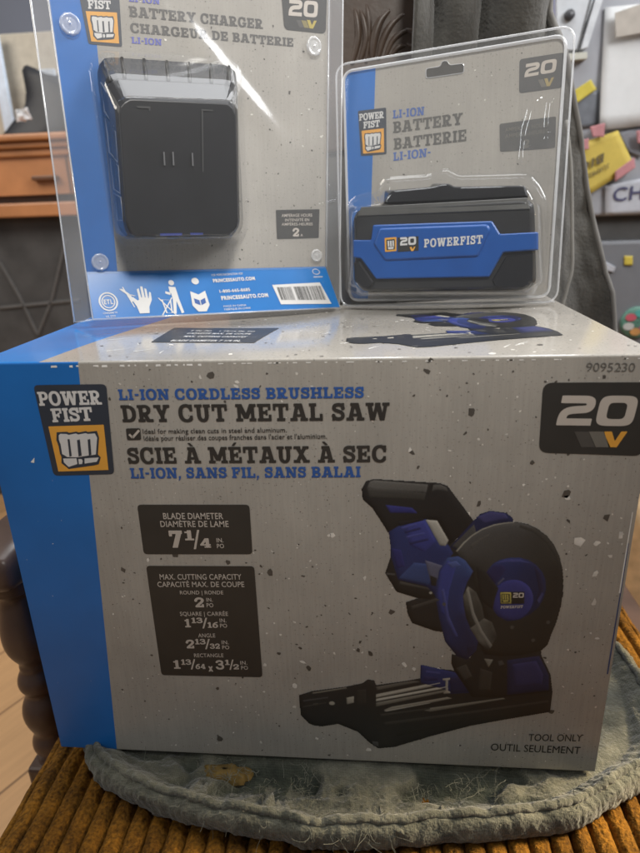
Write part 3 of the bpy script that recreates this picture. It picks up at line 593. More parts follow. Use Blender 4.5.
for path, w in (([(0.02728,0.4462,0.65342),(0.03514,0.4462,0.6802),(0.03416,0.4462,0.70151),(0.03066,0.4462,0.71427)], .005), ([(0.03735,0.4462,0.65621),(0.04504,0.4462,0.67968),(0.04273,0.4462,0.69894),(0.03796,0.4462,0.71178)], .005), ([(0.05237,0.4462,0.65765),(0.05493,0.4462,0.67916),(0.06232,0.4462,0.69788),(0.07445,0.4462,0.70977)], .006), ([(0.05984,0.4462,0.65728),(0.06602,0.4462,0.67858),(0.07698,0.4462,0.69499),(0.09146,0.4462,0.70467)], .005),
                ([(0.09291,0.4462,0.6878),(0.10147,0.4462,0.68523),(0.1077,0.4462,0.67854),(0.10661,0.4462,0.67219),(0.10052,0.4462,0.67036),(0.09556,0.4462,0.67383)], .004), ([(0.06855,0.4462,0.65902),(0.07711,0.4462,0.67586),(0.08928,0.4462,0.68482),(0.10265,0.4462,0.68728)], .004), ([(0.04484,0.4462,0.65365),(0.04881,0.4462,0.69015),(0.04769,0.4462,0.70707),(0.04532,0.4462,0.71761)], .004), ([(0.07722,0.4462,0.66076),(0.08456,0.4462,0.66903),(0.09438,0.4462,0.67068)], .004)):
    cp = catmull(path, 20, False); b.tube(cp, w, 8, taper=lambda t: .35+.65*math.sin(math.pi*min(1, .12+t*.88)))
o = b.build("leaf_carving", M_cwood, cr, smooth=True)
# corduroy cushion
def corduroy():
    mt, nt, b = newmat("ochre_corduroy"); L = nt.links.new
    tc = N(nt, 'ShaderNodeTexCoord'); nz = N(nt, 'ShaderNodeTexNoise'); nz.inputs['Scale'].default_value = 320; nz.inputs['Detail'].default_value = 4; L(tc.outputs['Object'], nz.inputs['Vector'])
    n2 = N(nt, 'ShaderNodeTexNoise'); n2.inputs['Scale'].default_value = 26; n2.inputs['Detail'].default_value = 4; L(tc.outputs['Object'], n2.inputs['Vector'])
    ad = N(nt, 'ShaderNodeMath', operation='MULTIPLY'); L(nz.outputs['Fac'], ad.inputs[0]); L(n2.outputs['Fac'], ad.inputs[1])
    cr = N(nt, 'ShaderNodeValToRGB'); cr.color_ramp.elements[0].position = .12; cr.color_ramp.elements[0].color = (.040, .018, .004, 1); cr.color_ramp.elements[1].position = .42; cr.color_ramp.elements[1].color = (.25, .110, .013, 1)
    L(ad.outputs[0], cr.inputs[0]); L(cr.outputs[0], b.inputs['Base Color']); b.inputs['Roughness'].default_value = .85; b.inputs['Sheen Weight'].default_value = .10; b.inputs['Sheen Roughness'].default_value = .4; b.inputs['Sheen Tint'].default_value = (.9, .55, .2, 1); b.inputs['Specular IOR Level'].default_value = .1
    bp = N(nt, 'ShaderNodeBump'); bp.inputs['Strength'].default_value = 1.0; bp.inputs['Distance'].default_value = .0025; L(nz.outputs['Fac'], bp.inputs['Height']); L(bp.outputs['Normal'], b.inputs['Normal'])
    return mt
b = MB(); NX, NY = 640, 260; sp = .0182
cxl, cxr, cyf_, cyb = -.292, .40, -.205, .435
rows = []
for i in range(NY+1):
    y = lerp(cyf_, cyb, i/NY); r = []
    for j in range(NX+1):
        x = lerp(cxl, cxr, j/NX)
        e = min(x-cxl, cxr-x, y-cyf_, cyb-y); rad = .035
        drop = rad-math.sqrt(max(0, rad*rad-(rad-min(e, rad))**2))
        xw = x+.003*noise.noise(Vector((x*3, y*9, 2)))+.0009*noise.noise(Vector((x*40, y*45, 2)))
        ph = (xw/sp) % 1; rid = max(0, 1-abs(2*ph-1)**3.2)
        zz = -.0300-drop*1.5+.0080*rid**.75+.004*noise.noise(Vector((x*6, y*6, 0)))+.0011*noise.noise(Vector((x*170, y*120, 5)))+.0010*noise.noise(Vector((x*380, y*260, 5)))+.0012*rid*noise.noise(Vector((x*50, y*30, 7)))
        r.append((x, y, zz))
    rows.append(r)
b.grid(rows)
edge = [rows[0][j] for j in range(NX+1)]+[rows[i][NX] for i in range(1, NY+1)]+[rows[NY][j] for j in range(NX-1, -1, -1)]+[rows[i][0] for i in range(NY-1, 0, -1)]
b.grid([[(p[0], p[1], -.115) for p in edge], edge], closed_u=True)
b.fan([(cxl, cyf_, -.115), (cxr, cyf_, -.115), (cxr, cyb, -.115), (cxl, cyb, -.115)], 0, True)
under(b.build("seat_cushion", corduroy(), smooth=True), ch)

# ---- frayed grey seat pad lying on the cushion
padz = [(x_, y_+.012*smooth01((.04-y_)/.06)*.7) for x_, y_ in [(-.235,.02),(-.227,-.004),(-.206,-.028),(-.175,-.047),(-.142,-.061),(-.105,-.069),(-.063,-.071),(-.026,-.073),(-.003,-.081),(.025,-.080),(.082,-.074),(.159,-.064),(.209,-.056),(.233,-.048),(.256,-.036),(.28,-.022),(.312,.01),(.335,.06),(.340,.12),(.332,.17),(.30,.24),(.22,.30),(.05,.34),(-.1,.335),(-.2,.30),(-.245,.2),(-.245,.1)]]
NC = 640; outl = catmull(padz, NC); pc = Vector((.05, .13, 0))
def pad_mat(name, c0, c1):
    mt, nt, b = newmat(name); L = nt.links.new
    tc = N(nt, 'ShaderNodeTexCoord'); nz = N(nt, 'ShaderNodeTexNoise'); nz.inputs['Scale'].default_value = 38; nz.inputs['Detail'].default_value = 8; nz.inputs['Roughness'].default_value = .7; L(tc.outputs['Object'], nz.inputs['Vector'])
    cr = N(nt, 'ShaderNodeValToRGB'); cr.color_ramp.elements[0].position = .32; cr.color_ramp.elements[0].color = (*c0, 1); cr.color_ramp.elements[1].position = .68; cr.color_ramp.elements[1].color = (*c1, 1)
    L(nz.outputs['Fac'], cr.inputs[0]); b.inputs['Roughness'].default_value = .9; b.inputs['Sheen Weight'].default_value = .3
    at = N(nt, 'ShaderNodeAttribute', attribute_name="recess_tone"); mxl = N(nt, 'ShaderNodeMix', data_type='RGBA', blend_type='MULTIPLY'); mxl.inputs['B'].default_value = (.36, .42, .42, 1); L(at.outputs['Fac'], mxl.inputs['Factor']); L(cr.outputs[0], mxl.inputs['A'])
    wx = N(nt, 'ShaderNodeTexWave', wave_type='BANDS', bands_direction='X'); wx.inputs['Scale'].default_value = 190; wx.inputs['Distortion'].default_value = 2.5; wx.inputs['Detail Scale'].default_value = 3; L(tc.outputs['Object'], wx.inputs['Vector'])
    wy = N(nt, 'ShaderNodeTexWave', wave_type='BANDS', bands_direction='Y'); wy.inputs['Scale'].default_value = 190; wy.inputs['Distortion'].default_value = 2.5; wy.inputs['Detail Scale'].default_value = 3; L(tc.outputs['Object'], wy.inputs['Vector'])
    ws = N(nt, 'ShaderNodeMath', operation='MAXIMUM'); L(wx.outputs['Fac'], ws.inputs[0]); L(wy.outputs['Fac'], ws.inputs[1])
    wr = N(nt, 'ShaderNodeMapRange'); wr.inputs['To Min'].default_value = .62; wr.inputs['To Max'].default_value = 1.08; L(ws.outputs[0], wr.inputs['Value'])
    mxw = N(nt, 'ShaderNodeMix', data_type='RGBA', blend_type='MULTIPLY'); mxw.inputs['Factor'].default_value = 1; L(mxl.outputs['Result'], mxw.inputs['A']); L(wr.outputs[0], mxw.inputs['B']); L(mxw.outputs['Result'], b.inputs['Base Color']); b.inputs['Specular IOR Level'].default_value = .15
    wv = N(nt, 'ShaderNodeTexNoise'); wv.inputs['Scale'].default_value = 300; wv.inputs['Detail'].default_value = 5; L(tc.outputs['Object'], wv.inputs['Vector'])
    bp = N(nt, 'ShaderNodeBump'); bp.inputs['Strength'].default_value = .8; bp.inputs['Distance'].default_value = .003; L(wv.outputs['Fac'], bp.inputs['Height']); L(bp.outputs['Normal'], b.inputs['Normal'])
    return mt
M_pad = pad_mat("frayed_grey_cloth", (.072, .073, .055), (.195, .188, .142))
M_padin = pad_mat("dark_grey_cloth", (.030, .034, .028), (.075, .078, .062))
def pad_z(t, x, y):
    n1 = noise.noise(Vector((x*14, y*14, 3))); n2 = noise.noise(Vector((x*60, y*60, 8))); n3 = noise.noise(Vector((x*22, y*120, 1))); n4 = noise.noise(Vector((x*150, y*150, 5)))
    front = smooth01((.03-y)/.05)
    if t < .66: return -.0045+.002*n1
    if t < .90:
        s = math.sin(math.pi*(t-.66)/.24)
        tear = tear_at(x, y)
        return -.0045-s*front*(.003+.012*tear)+(.002*n1+.0030*n2+.0028*n3*front+.0016*n4)*s
    s = (t-.90)/.10
    return -.004+.010*math.sin(math.pi*min(1, s*.8))+.0025*n1+.0030*n2+.0018*n4
def wob(p, k=0.0): return 1+.026*noise.noise(Vector((p.x*13, p.y*13, 6)))+.009*noise.noise(Vector((p.x*55, p.y*55, 2+k)))+.007*noise.noise(Vector((p.x*210, p.y*210, 4+k*2)))
def tear_at(x, y): return smooth01((noise.noise(Vector((x*11, y*34, 9)))+.4*noise.noise(Vector((x*45, y*60, 4)))+.22)*4)
b = MB(); rows = []; tl = [0.02, .3, .5, .6, .64, .67]+[.68+.0075*i for i in range(30)]+[.905, .913, .92, .928, .935, .943, .95, .958, .965, .973, .98, .987, .993, 1.0]
for t in tl:
    r = []
    for p in outl:
        w = lerp(1, wob(p), smooth01((t-.85)/.1)); q = pc+(p-pc)*t*w; q.z = pad_z(t, q.x, q.y); r.append(q)
    rows.append(r)
for k, (f, zz) in enumerate(((1.004, -.003), (1.006, -.006), (1.006, -.010), (1.004, -.013), (1.0, -.017), (.985, -.021), (.93, -.023))):
    r = []
    for p in outl:
        q = pc+(p-pc)*f*wob(p, k*.25); q.z = zz+.003*noise.noise(Vector((p.x*60, p.y*60, k*.5)))
        r.append(q)
    rows.append(r)
b.grid(rows, closed_u=True)
b.fan(rows[0], 0); b.fan(rows[-1], 0, True)
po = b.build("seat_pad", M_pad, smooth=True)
at = po.data.attributes.new("recess_tone", "FLOAT", "POINT")  # darkens the front recess in noise patches, clear of the rim
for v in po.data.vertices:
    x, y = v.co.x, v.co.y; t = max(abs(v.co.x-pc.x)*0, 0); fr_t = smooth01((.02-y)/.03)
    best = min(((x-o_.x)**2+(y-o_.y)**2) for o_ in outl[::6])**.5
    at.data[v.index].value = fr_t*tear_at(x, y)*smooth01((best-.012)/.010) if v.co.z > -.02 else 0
pad = tag(po, "frayed grey-green seat pad with torn front, under the product box", "seat pad")
# welt cord round the rim
wb_ = MB(); wp = []
for p in outl:
    q = pc+(p-pc)*.962*wob(p); q.z = pad_z(.962, q.x, q.y)+.001+.0015*noise.noise(Vector((p.x*50, p.y*50, 1))); wp.append(q)
wb_.tube(wp, .0036, 8, closed=True); wo = wb_.build("welt_cord", M_pad, pad, smooth=True)
# ragged tongues of torn cloth along the front rim
for tx_, ty_, tw, tln, ang in ((-.108,-.046,.030,.020,.3),(-.030,-.058,.034,.018,-.2),(.012,-.066,.026,.015,.2),(.060,-.064,.036,.020,-.3),(.118,-.056,.030,.018,.1),(.182,-.046,.028,.016,.25),(.232,-.034,.022,.014,.5)):
    b = MB(); rows = []; sd_ = tx_*50
    for i in range(9):
        v_ = i/8; row = []
        for j in range(15):
            u_ = j/14-.5; wd = tw*(1-.45*v_)*(1+.25*noise.noise(Vector((sd_, v_*3, 2)))); ln_ = tln*(1+.6*noise.noise(Vector((u_*6, sd_, 5))))
            x = tx_+u_*wd*math.cos(ang)+v_*ln_*math.sin(ang)*.5; y = ty_+u_*wd*math.sin(ang)+v_*ln_*math.cos(ang)
            row.append((x, y, .0035-.0095*v_**1.5+.0022*noise.noise(Vector((x*90, y*90, 3)))+.0012*noise.noise(Vector((x*240, y*240, 8)))))
        rows.append(row)
    b.grid(rows); o_ = b.build("torn_tongue", M_pad, pad, smooth=True); s_ = o_.modifiers.new("t", 'SOLIDIFY'); s_.thickness = .0014
# patch of bare yellow foam in the torn cloth
b = MB(); fc = Vector((-0.08551,-0.01037,-0.008)); rows = []
for i in range(9):
    f = i/8; r = []
    for k in range(40):
        a = 2*math.pi*k/40; wo_ = 1+.45*noise.noise(Vector((math.cos(a)*1.8, math.sin(a)*1.8, 3))); x = fc.x+.025*f*wo_*math.cos(a); y = fc.y+.0085*f*wo_*math.sin(a)
        r.append((x, y, -.0088+.0038*(1-f*f)+.0022*noise.noise(Vector((x*120, y*120, 2)))-(.006 if f == 1 else 0)))
    rows.append(r)
b.grid(rows[1:], closed_u=True); b.fan(rows[1])
b.build("foam_patch", plain("yellow_foam", (.17, .108, .026), .9, var=.5, scale=120, bump=.6, bscale=300), pad, smooth=True)
# loose threads
b = MB()
def thread(p, ln, dirv, curl, r):
    path = [Vector(p)]; d = Vector(dirv).normalized(); k = 10; sd = rnd.random()*50
    for i in range(k):
        d = (d+Vector((noise.noise(Vector((sd, i*.45, 0))), noise.noise(Vector((sd, i*.45, 7))), noise.noise(Vector((sd, i*.45, 13)))*.8-.05))*curl).normalized()
        q = path[-1]+d*ln/k
        if q.z < -.035: q.z = -.035
        path.append(q)
    b.tube(path, r, 4)
for i in range(46):
    a = rnd.uniform(0, 6.283); thread((fc.x+.026*math.cos(a)*rnd.uniform(.5, 1.1), fc.y+.010*math.sin(a)*rnd.uniform(.5, 1.2), -.004), rnd.uniform(.008, .02), (rnd.gauss(0, 1), rnd.gauss(0, .5), rnd.uniform(-.1, .15)), 1.1, rnd.uniform(.00014, .0003))
for i in range(150):
    x = rnd.uniform(-.19, .25); yb = -.012-.045*rnd.random()
    if x < -.13: yb *= .5
    if x > .2: yb = .0-.03*rnd.random()
    thread((x, yb, -.010+.010*rnd.random()), rnd.uniform(.006, .018), (rnd.uniform(-1, 1), rnd.uniform(-1, .6), rnd.uniform(-.1, .5)), .8, rnd.uniform(.00015, .00034))
# tangled clumps where the cloth has frayed
for cx_, cy_, rad, n in ((-.045,-.052,.020,70),(.0,-.040,.020,70),(.022,-.054,.022,110),(.045,-.034,.018,60),(.052,-.058,.014,60),(.088,-.032,.014,40),(-.088,-.046,.012,34),(.13,-.024,.014,30),(.155,-.030,.014,34),(.20,-.022,.012,26),(-.02,-.022,.016,30)):
    for i in range(int(n*.6)):
        a = rnd.uniform(0, 6.283); rr = rad*math.sqrt(rnd.random())
        lg = rnd.random() < .25
        thread((cx_+rr*math.cos(a), cy_+rr*.8*math.sin(a), -.006+.012*rnd.random()), rnd.uniform(.022, .04) if lg else rnd.uniform(.008, .018), (rnd.gauss(0, .8), rnd.gauss(-.2, .7), rnd.uniform(-.15, .18)), 1.25, rnd.uniform(.00010, .00022))
for i in range(260):
    p = outl[rnd.randrange(NC)]
    if p.y > .12: continue
    w = rnd.uniform(.93, 1.0); q = pc+(p-pc)*w; q.z = rnd.uniform(-.004, .006)
    thread(q, rnd.uniform(.004, .012), ((p-pc).x*2+rnd.uniform(-.8, .8), (p-pc).y*2+rnd.uniform(-.8, .8), rnd.uniform(-.3, .6)), .9, rnd.uniform(.00013, .00028))
tag(b.build("loose_threads", plain("loose_thread", (.15, .15, .118), .9), pad, weld=False), kind='stuff')
# ---- grey coat over the chair back
def coat_mat():
    return plain("grey_brown_coat", (.088, .083, .073), .9, var=.3, scale=30, bump=.7, bscale=240, sheen=.25)
b = MB(); rows = []; NU, NV = 120, 70
zt0, zb0 = .86, .06
redge = [( .90, (0.24291,0.42,0.742)[0]), ((0.25374,0.42,0.68307)[2], (0.25488,0.42,0.68301)[0]), ((0.30011,0.42,0.56506)[2], (0.30011,0.42,0.56506)[0]), ((0.33413,0.42,0.4655)[2], (0.33413,0.42,0.4655)[0]), ((0.35604,0.42,0.39662)[2], (0.35604,0.42,0.39662)[0]), ((0.36687,0.42,0.37056)[2], (0.36687,0.42,0.37056)[0]), ((0.37919,0.42,0.30335)[2], (0.37919,0.42,0.30335)[0]), (0.0, (0.37919,0.42,0.30335)[0]+.01)]
def rx(z_):
    for (za, xa), (zb_, xb) in zip(redge[:-1], redge[1:]):
        if zb_ <= z_ <= za: return lerp(xa, xb, (za-z_)/(za-zb_))
    return redge[0][1]
xl0 = (0.10643,0.42,0.71115)[0]
for i in range(NV+1):
    v = i/NV; z_ = lerp(zt0, zb0, v); r = []
    for j in range(NU+1):
        u = j/NU; xl = xl0-.03*v; x = lerp(xl, rx(z_), u**.9)
        puff = smooth01((z_-.60)/.10)
        ph = x*92+1.6*noise.noise(Vector((x*9, z_*7, 1)))
        y = .415-.016*(1-.65*puff)*math.sin(x*46+1.5*noise.noise(Vector((x*5, z_*5, 4)))+z_*4)-puff*.046*(abs(math.sin(ph*.55)))**.7
        y -= .010*noise.noise(Vector((x*18, z_*14, 2)))+.004*noise.noise(Vector((x*60, z_*50, 3)))
        if v < .06: y += .10*(1-v/.06)**2
        y = min(y, .438) if z_ < .80 else y
        r.append((x, y, z_-(0 if v > .06 else -.0)))
    rows.append(r)
b.grid(rows[::-1]); o = b.build("coat", coat_mat(), smooth=True); s = o.modifiers.new("t", 'SOLIDIFY'); s.thickness = .006; s.offset = 0
tag(o, "grey-brown coat draped in soft folds over the chair back", "coat")
# hem piping down the coat's right edge
b = MB(); b.tube([(rx(lerp(zt0, zb0, i/60))+.001, rows[int(i/60*NV)][NU][1]-.002, lerp(zt0, zb0, i/60)) for i in range(61)], .0035, 8)
b.build("edge_piping", plain("piping_grey", (.20, .19, .175), .8), o, smooth=True)
b = MB(); q = catmull([(0.27852,0.385,0.57275),(0.28984,0.385,0.51831),(0.2988,0.385,0.4436),(0.30296,0.385,0.40373),(0.30021,0.385,0.38275),(0.29568,0.385,0.35374)], 24, False); b.tube(q, .0022, 8)
b.build("front_seam", plain("piping_grey", (.26, .25, .23), .8), o, smooth=True)

# ================================================================== PRODUCT BOX
BW, BH, BD = .25, .38291, .325
def sag(x, y): return .0105*(1-(x/BW)**2)*smooth01((y-.02)/.25) if abs(x) < BW else 0
box = empty("product_box", "large taupe and blue printed carton of a metal saw standing on the frayed seat pad", "product box")
b = MB(); nx, ny = 40, 26
top = [[(lerp(-BW, BW, i/nx), lerp(0, BD, j/ny), BH-sag(lerp(-BW, BW, i/nx), lerp(0, BD, j/ny))) for i in range(nx+1)] for j in range(ny+1)]
b.grid(top, 1)
T_ = top; E_ = 0.0
def belly(x, z): return -.0022*math.sin(math.pi*z/BH)*math.cos(math.pi*x/(2*BW))
nz_ = 24
fr_rows = [[(top[0][i][0], 0, BH*k/nz_) for i in range(nx+1)] for k in range(nz_+1)]
b.grid(fr_rows, 0)
b.grid([[(top[ny][i][0], BD, 0) for i in range(nx+1)][::-1], [top[ny][i] for i in range(nx+1)][::-1]], 0)
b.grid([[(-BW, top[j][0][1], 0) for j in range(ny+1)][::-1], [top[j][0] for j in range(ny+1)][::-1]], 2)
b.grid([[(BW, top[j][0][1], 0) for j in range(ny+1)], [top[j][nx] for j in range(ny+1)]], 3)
bot = [(lerp(-BW, BW, i/nx), 0, 0) for i in range(nx+1)]+[(BW, top[j][0][1], 0) for j in range(1, ny+1)]+[(lerp(BW, -BW, i/nx), BD, 0) for i in range(1, nx+1)]+[(-BW, top[j][0][1], 0) for j in range(ny-1, 0, -1)]
b.fan(bot, 0, True)
fa, fb = (-0.16616,0.38273), (-0.19427,-3e-05); ta, tb = (-0.19488,0.01701), (-0.18214,0.1189)
M_front = printed_board("carton_front_print", fa, fb, 'Z')
M_top = printed_board("carton_top_print", ta, tb, 'Y', rough=.13, blue=(.016, .20, .56), bumpy=.03)
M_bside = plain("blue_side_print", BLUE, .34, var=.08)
CB = b
FRONT = lambda x, z_, l: (x, -l, z_)
def TOP(x, y, l): return (x, y, BH-sag(x, y)+l)
S1 = .00016
# printed chips
def chip(c, r, face, lay, mi, mb=None):
    k = rnd.randint(4, 7); a0 = rnd.random()*6.3; sq = rnd.uniform(.5, 1); rot = rnd.random()*3.2; pts = []
    for i in range(k):
        a = a0+2*math.pi*(i+rnd.uniform(-.3, .3))/k; rr = r*rnd.uniform(.6, 1.15); x, y = rr*math.cos(a), rr*sq*math.sin(a)
        pts.append((c[0]+x*math.cos(rot)-y*math.sin(rot), c[1]+x*math.sin(rot)+y*math.cos(rot)))
    flat(mb or b, face, pts, lay, mi)
kx = (fb[0]-fa[0])/(fb[1]-fa[1])
for i in range(680):
    zz = rnd.uniform(.006, BH-.006); xl = fa[0]+kx*(zz-fa[1])+.006; x = rnd.uniform(xl, BW-.005); s = rnd.random()
    if (.245 < zz < .345 and x < .09) or (zz < .04 and x > .14): s = -1
    r = .0006 if s < 0 else .0036 if s > .975 else (.0022 if s > .90 else rnd.uniform(.0005, .0014))
    chip((x, zz), r, FRONT, S1, 4 if rnd.random() < .52 else 5)
for c, r in (((0.12499,0.25707),.0040),((0.21093,0.23639),.0058),((0.24134,0.2421),.0052),((0.23556,0.22351),.0030),((0.19813,0.27398),.0030),((0.07865,0.11355),.0036),((-0.00887,0.11222),.0032),((0.01855,0.12292),.0022),((0.00039,0.02604),.0030),((0.08726,0.10856),.0022),((0.1631,0.12005),.0026),((0.0804,0.31207),.0022),((0.05214,0.33599),.0018),((0.04587,0.19927),.0030)): chip(c, r, FRONT, S1, 4)
for c, r in (((0.09138,0.37283),.0036),((0.09327,0.38083),.0030),((0.12376,0.34183),.0036),((0.12024,0.32557),.0026),((0.08267,0.30965),.0030),((0.08662,0.29822),.0024),((-0.06597,0.37163),.0034),((0.0393,0.12687),.0030),((0.0411,0.13531),.002),((-0.01085,0.12714),.0022),((-0.06698,0.21216),.0028),((0.20094,0.25366),.0028)): chip(c, r, FRONT, S1, 5)
kt = (tb[0]-ta[0])/(tb[1]-ta[1])
for i in range(230):
    y = rnd.uniform(.006, BD-.01); x = rnd.uniform(ta[0]+kt*(y-ta[1])+.006, BW-.005)
    r = rnd.uniform(.0008, .0022) if rnd.random() < .9 else .0034
    chip((x, y), r, TOP, S1, 4 if rnd.random() < .4 else 5)
# worn white creases along the top front edge and corners
x = -.188
while x < -.075:
    w = rnd.uniform(.0010, .0056); b.face([FRONT(x, BH-.0036-.0009*rnd.random(), S1*1.5), FRONT(x+w, BH-.0042+rnd.uniform(-.0003, .0003), S1*1.5), FRONT(x+w*.95, BH-.0026, S1*1.5), FRONT(x+w*.1, BH-.0027, S1*1.5)], 6); x += w+rnd.choice((.0012, .003, .005, .010))*rnd.uniform(.6, 1.3)
for i in range(36):
    x = rnd.uniform(-.06, .24); w = rnd.uniform(.001, .004); b.face([FRONT(x, BH-.0032, S1*1.5), FRONT(x+w, BH-.0031, S1*1.5), FRONT(x+w, BH-.0024, S1*1.5), FRONT(x, BH-.0024, S1*1.5)], 6)
b.face([FRONT(BW-.0032, .11, S1*1.5), FRONT(BW-.0020, .11, S1*1.5), FRONT(BW-.0020, .235, S1*1.5), FRONT(BW-.0026, .235, S1*1.5)], 7)
b.face([FRONT(BW-.0038, .19, S1*2), FRONT(BW-.0027, .19, S1*2), FRONT(BW-.0027, .262, S1*2), FRONT(BW-.0034, .262, S1*2)], 6)
for i in range(8):
    c = (rnd.uniform(-.245, -.2), rnd.uniform(.02, .3)); flat(b, FRONT, [(c[0]+rnd.uniform(-.001, .001), c[1]+rnd.uniform(-.001, .001)) for _ in range(3)], S1*1.5, 6)
c = (-0.2177,0.30246); flat(b, FRONT, [(c[0]-.002, c[1]-.001), (c[0]+.001, c[1]-.0015), (c[0]+.002, c[1]+.003), (c[0], c[1]+.001)], S1*1.5, 6)
for i in range(26):
    y0 = rnd.uniform(.02, .12); x0 = rnd.uniform(-.22, .2); dx = rnd.uniform(-.02, .02); b.face([TOP(x0, y0, S1*2), TOP(x0+.0008, y0-.0006, S1*2), TOP(x0+dx, y0+.012, S1*2)], 6)
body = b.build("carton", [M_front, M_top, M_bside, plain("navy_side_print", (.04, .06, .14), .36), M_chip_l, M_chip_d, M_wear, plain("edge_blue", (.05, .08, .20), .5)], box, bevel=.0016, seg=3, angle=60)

# brand logo
logo(box, FRONT, ((-0.20451,0.3653), (-0.14684,0.36553), (-0.15191,0.29139), (-0.20257,0.28985)), S1*2, S1, r=.004)
# titles
b = MB()
def title(txt, pl, pr, ptop, mi, lay=S1*3, face=FRONT, mb=None, kind=slab, slant=0, gap=None):
    place(mb or b, face, kind(txt) if gap is None else kind(txt, gap), pl, pr, ptop[1]-pl[1], lay, mi, slant)
title("LI-ION CORDLESS BRUSHLESS", (-0.13861,0.35294), (0.04639,0.35335), (-0.13734,0.36137), 1)
title("DRY CUT METAL SAW", (-0.1385,0.33517), (0.06501,0.33593), (-0.13647,0.34887), 0)
title("SCIE À MÉTAUX À SEC", (-0.13902,0.30041), (0.06331,0.30243), (-0.13705,0.31399), 0)
title("LI-ION, SANS FIL, SANS BALAI", (-0.13863,0.2878), (0.04332,0.28981), (-0.13734,0.29681), 1)
title("Ideal for making clean cuts in steel and aluminum.", (-0.12372,0.32562), (-0.01179,0.32667), (-0.12316,0.32973), 0, kind=sans, gap=.008)
title("Idéale pour réaliser des coupes franches dans l'acier et l'aluminium.", (-0.12371,0.31983), (0.01833,0.32146), (-0.12312,0.32413), 0, kind=sans, gap=.008)
b.build("title_lettering", [M_txt, M_blue], box, weld=False)
b = MB(); flat(b, FRONT, roundpoly([(-0.13686,0.33009), (-0.12531,0.33022), (-0.12583,0.32066), (-0.13709,0.32034)], .0015), S1*3)
stroke(b, FRONT, [(-0.13476,0.32531), (-0.13237,0.3225), (-0.12633,0.32859)], .0018, S1*4, 1)
b.build("check_box", [M_txt, M_cream], box, weld=False)
# voltage badge
pb = MB(); tr = (0.25298,0.36309); br_ = (0.25446,0.30746); pts = [(0.17261,0.36353), (BW-.0022, tr[1]), (BW-.0022, br_[1]), (0.17414,0.31013)]
rp = roundpoly(pts, .007); flat(pb, FRONT, rp, S1*2)
badge = pb.build("voltage_badge", M_panel, box)
b = MB(); title("tz", (0.18387,0.3316), (0.23704,0.33065), (0.18171,0.35424), 0, gap=.10, slant=.10)
q = [(0.21893,0.32666), (0.23428,0.32662), (0.22774,0.31449), (0.22495,0.31449)]
hV = (0.21893,0.32666)[1]-(0.2204,0.31449)[1]
place(b, FRONT, slab("v"), (0.2183,0.31449), (0.23471,0.31449), hV, S1*3, 1)
flat(b, FRONT, [(0.2078,0.32668), (0.21789,0.32666), (0.22425,0.31449), (0.2141,0.31449)], S1*3, 2); flat(b, FRONT, [(0.19767,0.32671), (0.20745,0.32668), (0.21375,0.31449), (0.2039,0.31449)], S1*3, 3)
b.build("lettering", [M_cream, M_orange, M_grey1, M_grey2], badge, weld=False)
# stamped stock number
b = MB(); title("9095230", (0.20072,0.37142), (0.23327,0.37083), (0.19999,0.378), 0, kind=sans, gap=-.004); b.build("stock_number", M_stamp, box, weld=False)
# specification panels
def spec(pts, name="spec_panel"):
    p = MB(); flat(p, FRONT, roundpoly(pts, .0035), S1*2); return p.build(name, M_panel, box)
sp1 = spec([(-0.13705,0.2645), (-0.04502,0.26537), (-0.04578,0.22016), (-0.13772,0.21848)])
b = MB()
title('BLADE DIAMETER', (-0.11663,0.25175), (-0.0672,0.25234), (-0.1159,0.25758), 0, kind=sans, gap=.010)
title('DIAMÈTRE DE LAME', (-0.11987,0.24454), (-0.0633,0.2453), (-0.11915,0.25025), 0, kind=sans, gap=.010)
title('7', (-0.11432,0.22518), (-0.10244,0.22539), (-0.11239,0.24123), 0, kind=slab, gap=.06)
title('1', (-0.10073,0.23237), (-0.09316,0.23249), (-0.0997,0.24168), 0, kind=slab, gap=.06)
title('/', (-0.09438,0.22496), (-0.08806,0.22507), (-0.0926,0.24178), 0, kind=slab, gap=.06)
title('4', (-0.08884,0.22562), (-0.07976,0.22577), (-0.08794,0.23444), 0, kind=slab, gap=.06)
title('IN.', (-0.0746,0.23092), (-0.06893,0.23101), (-0.07422,0.23502), 0, kind=sans, gap=.010)
title('PO', (-0.07477,0.22548), (-0.06883,0.22558), (-0.07438,0.22971), 0, kind=sans, gap=.010)
b.build("lettering", M_cream, sp1, weld=False)
sp2 = spec([(-0.13734,0.20728), (-0.04518,0.20877), (-0.04582,0.09427), (-0.13831,0.09281)])
b = MB()
title('MAX. CUTTING CAPACITY', (-0.12682,0.19416), (-0.05667,0.19577), (-0.12612,0.19969), 0, kind=sans, gap=.010)
title('CAPACITÉ MAX. DE COUPE', (-0.12977,0.18673), (-0.05486,0.18856), (-0.12908,0.19213), 0, kind=sans, gap=.010)
title('ROUND | RONDE', (-0.11103,0.17979), (-0.07356,0.18075), (-0.11059,0.18361), 0, kind=sans, gap=.010)
title('2', (-0.09932,0.16693), (-0.09107,0.16717), (-0.09827,0.1769), 0, kind=slab, gap=.06)
title('IN.', (-0.08882,0.17311), (-0.08333,0.17326), (-0.08844,0.17696), 0, kind=sans, gap=.010)
title('PO', (-0.08912,0.16743), (-0.08326,0.16759), (-0.0887,0.1717), 0, kind=sans, gap=.010)
title('SQUARE | CARRÉE', (-0.11353,0.15789), (-0.07121,0.15915), (-0.11305,0.16213), 0, kind=sans, gap=.010)
title('1', (-0.11026,0.14589), (-0.10517,0.14606), (-0.10928,0.1547), 0, kind=slab, gap=.06)
title('13', (-0.10407,0.15049), (-0.0943,0.15079), (-0.10345,0.15622), 0, kind=slab, gap=.06)
title('/', (-0.09516,0.14575), (-0.09,0.14592), (-0.0941,0.1562), 0, kind=slab, gap=.06)
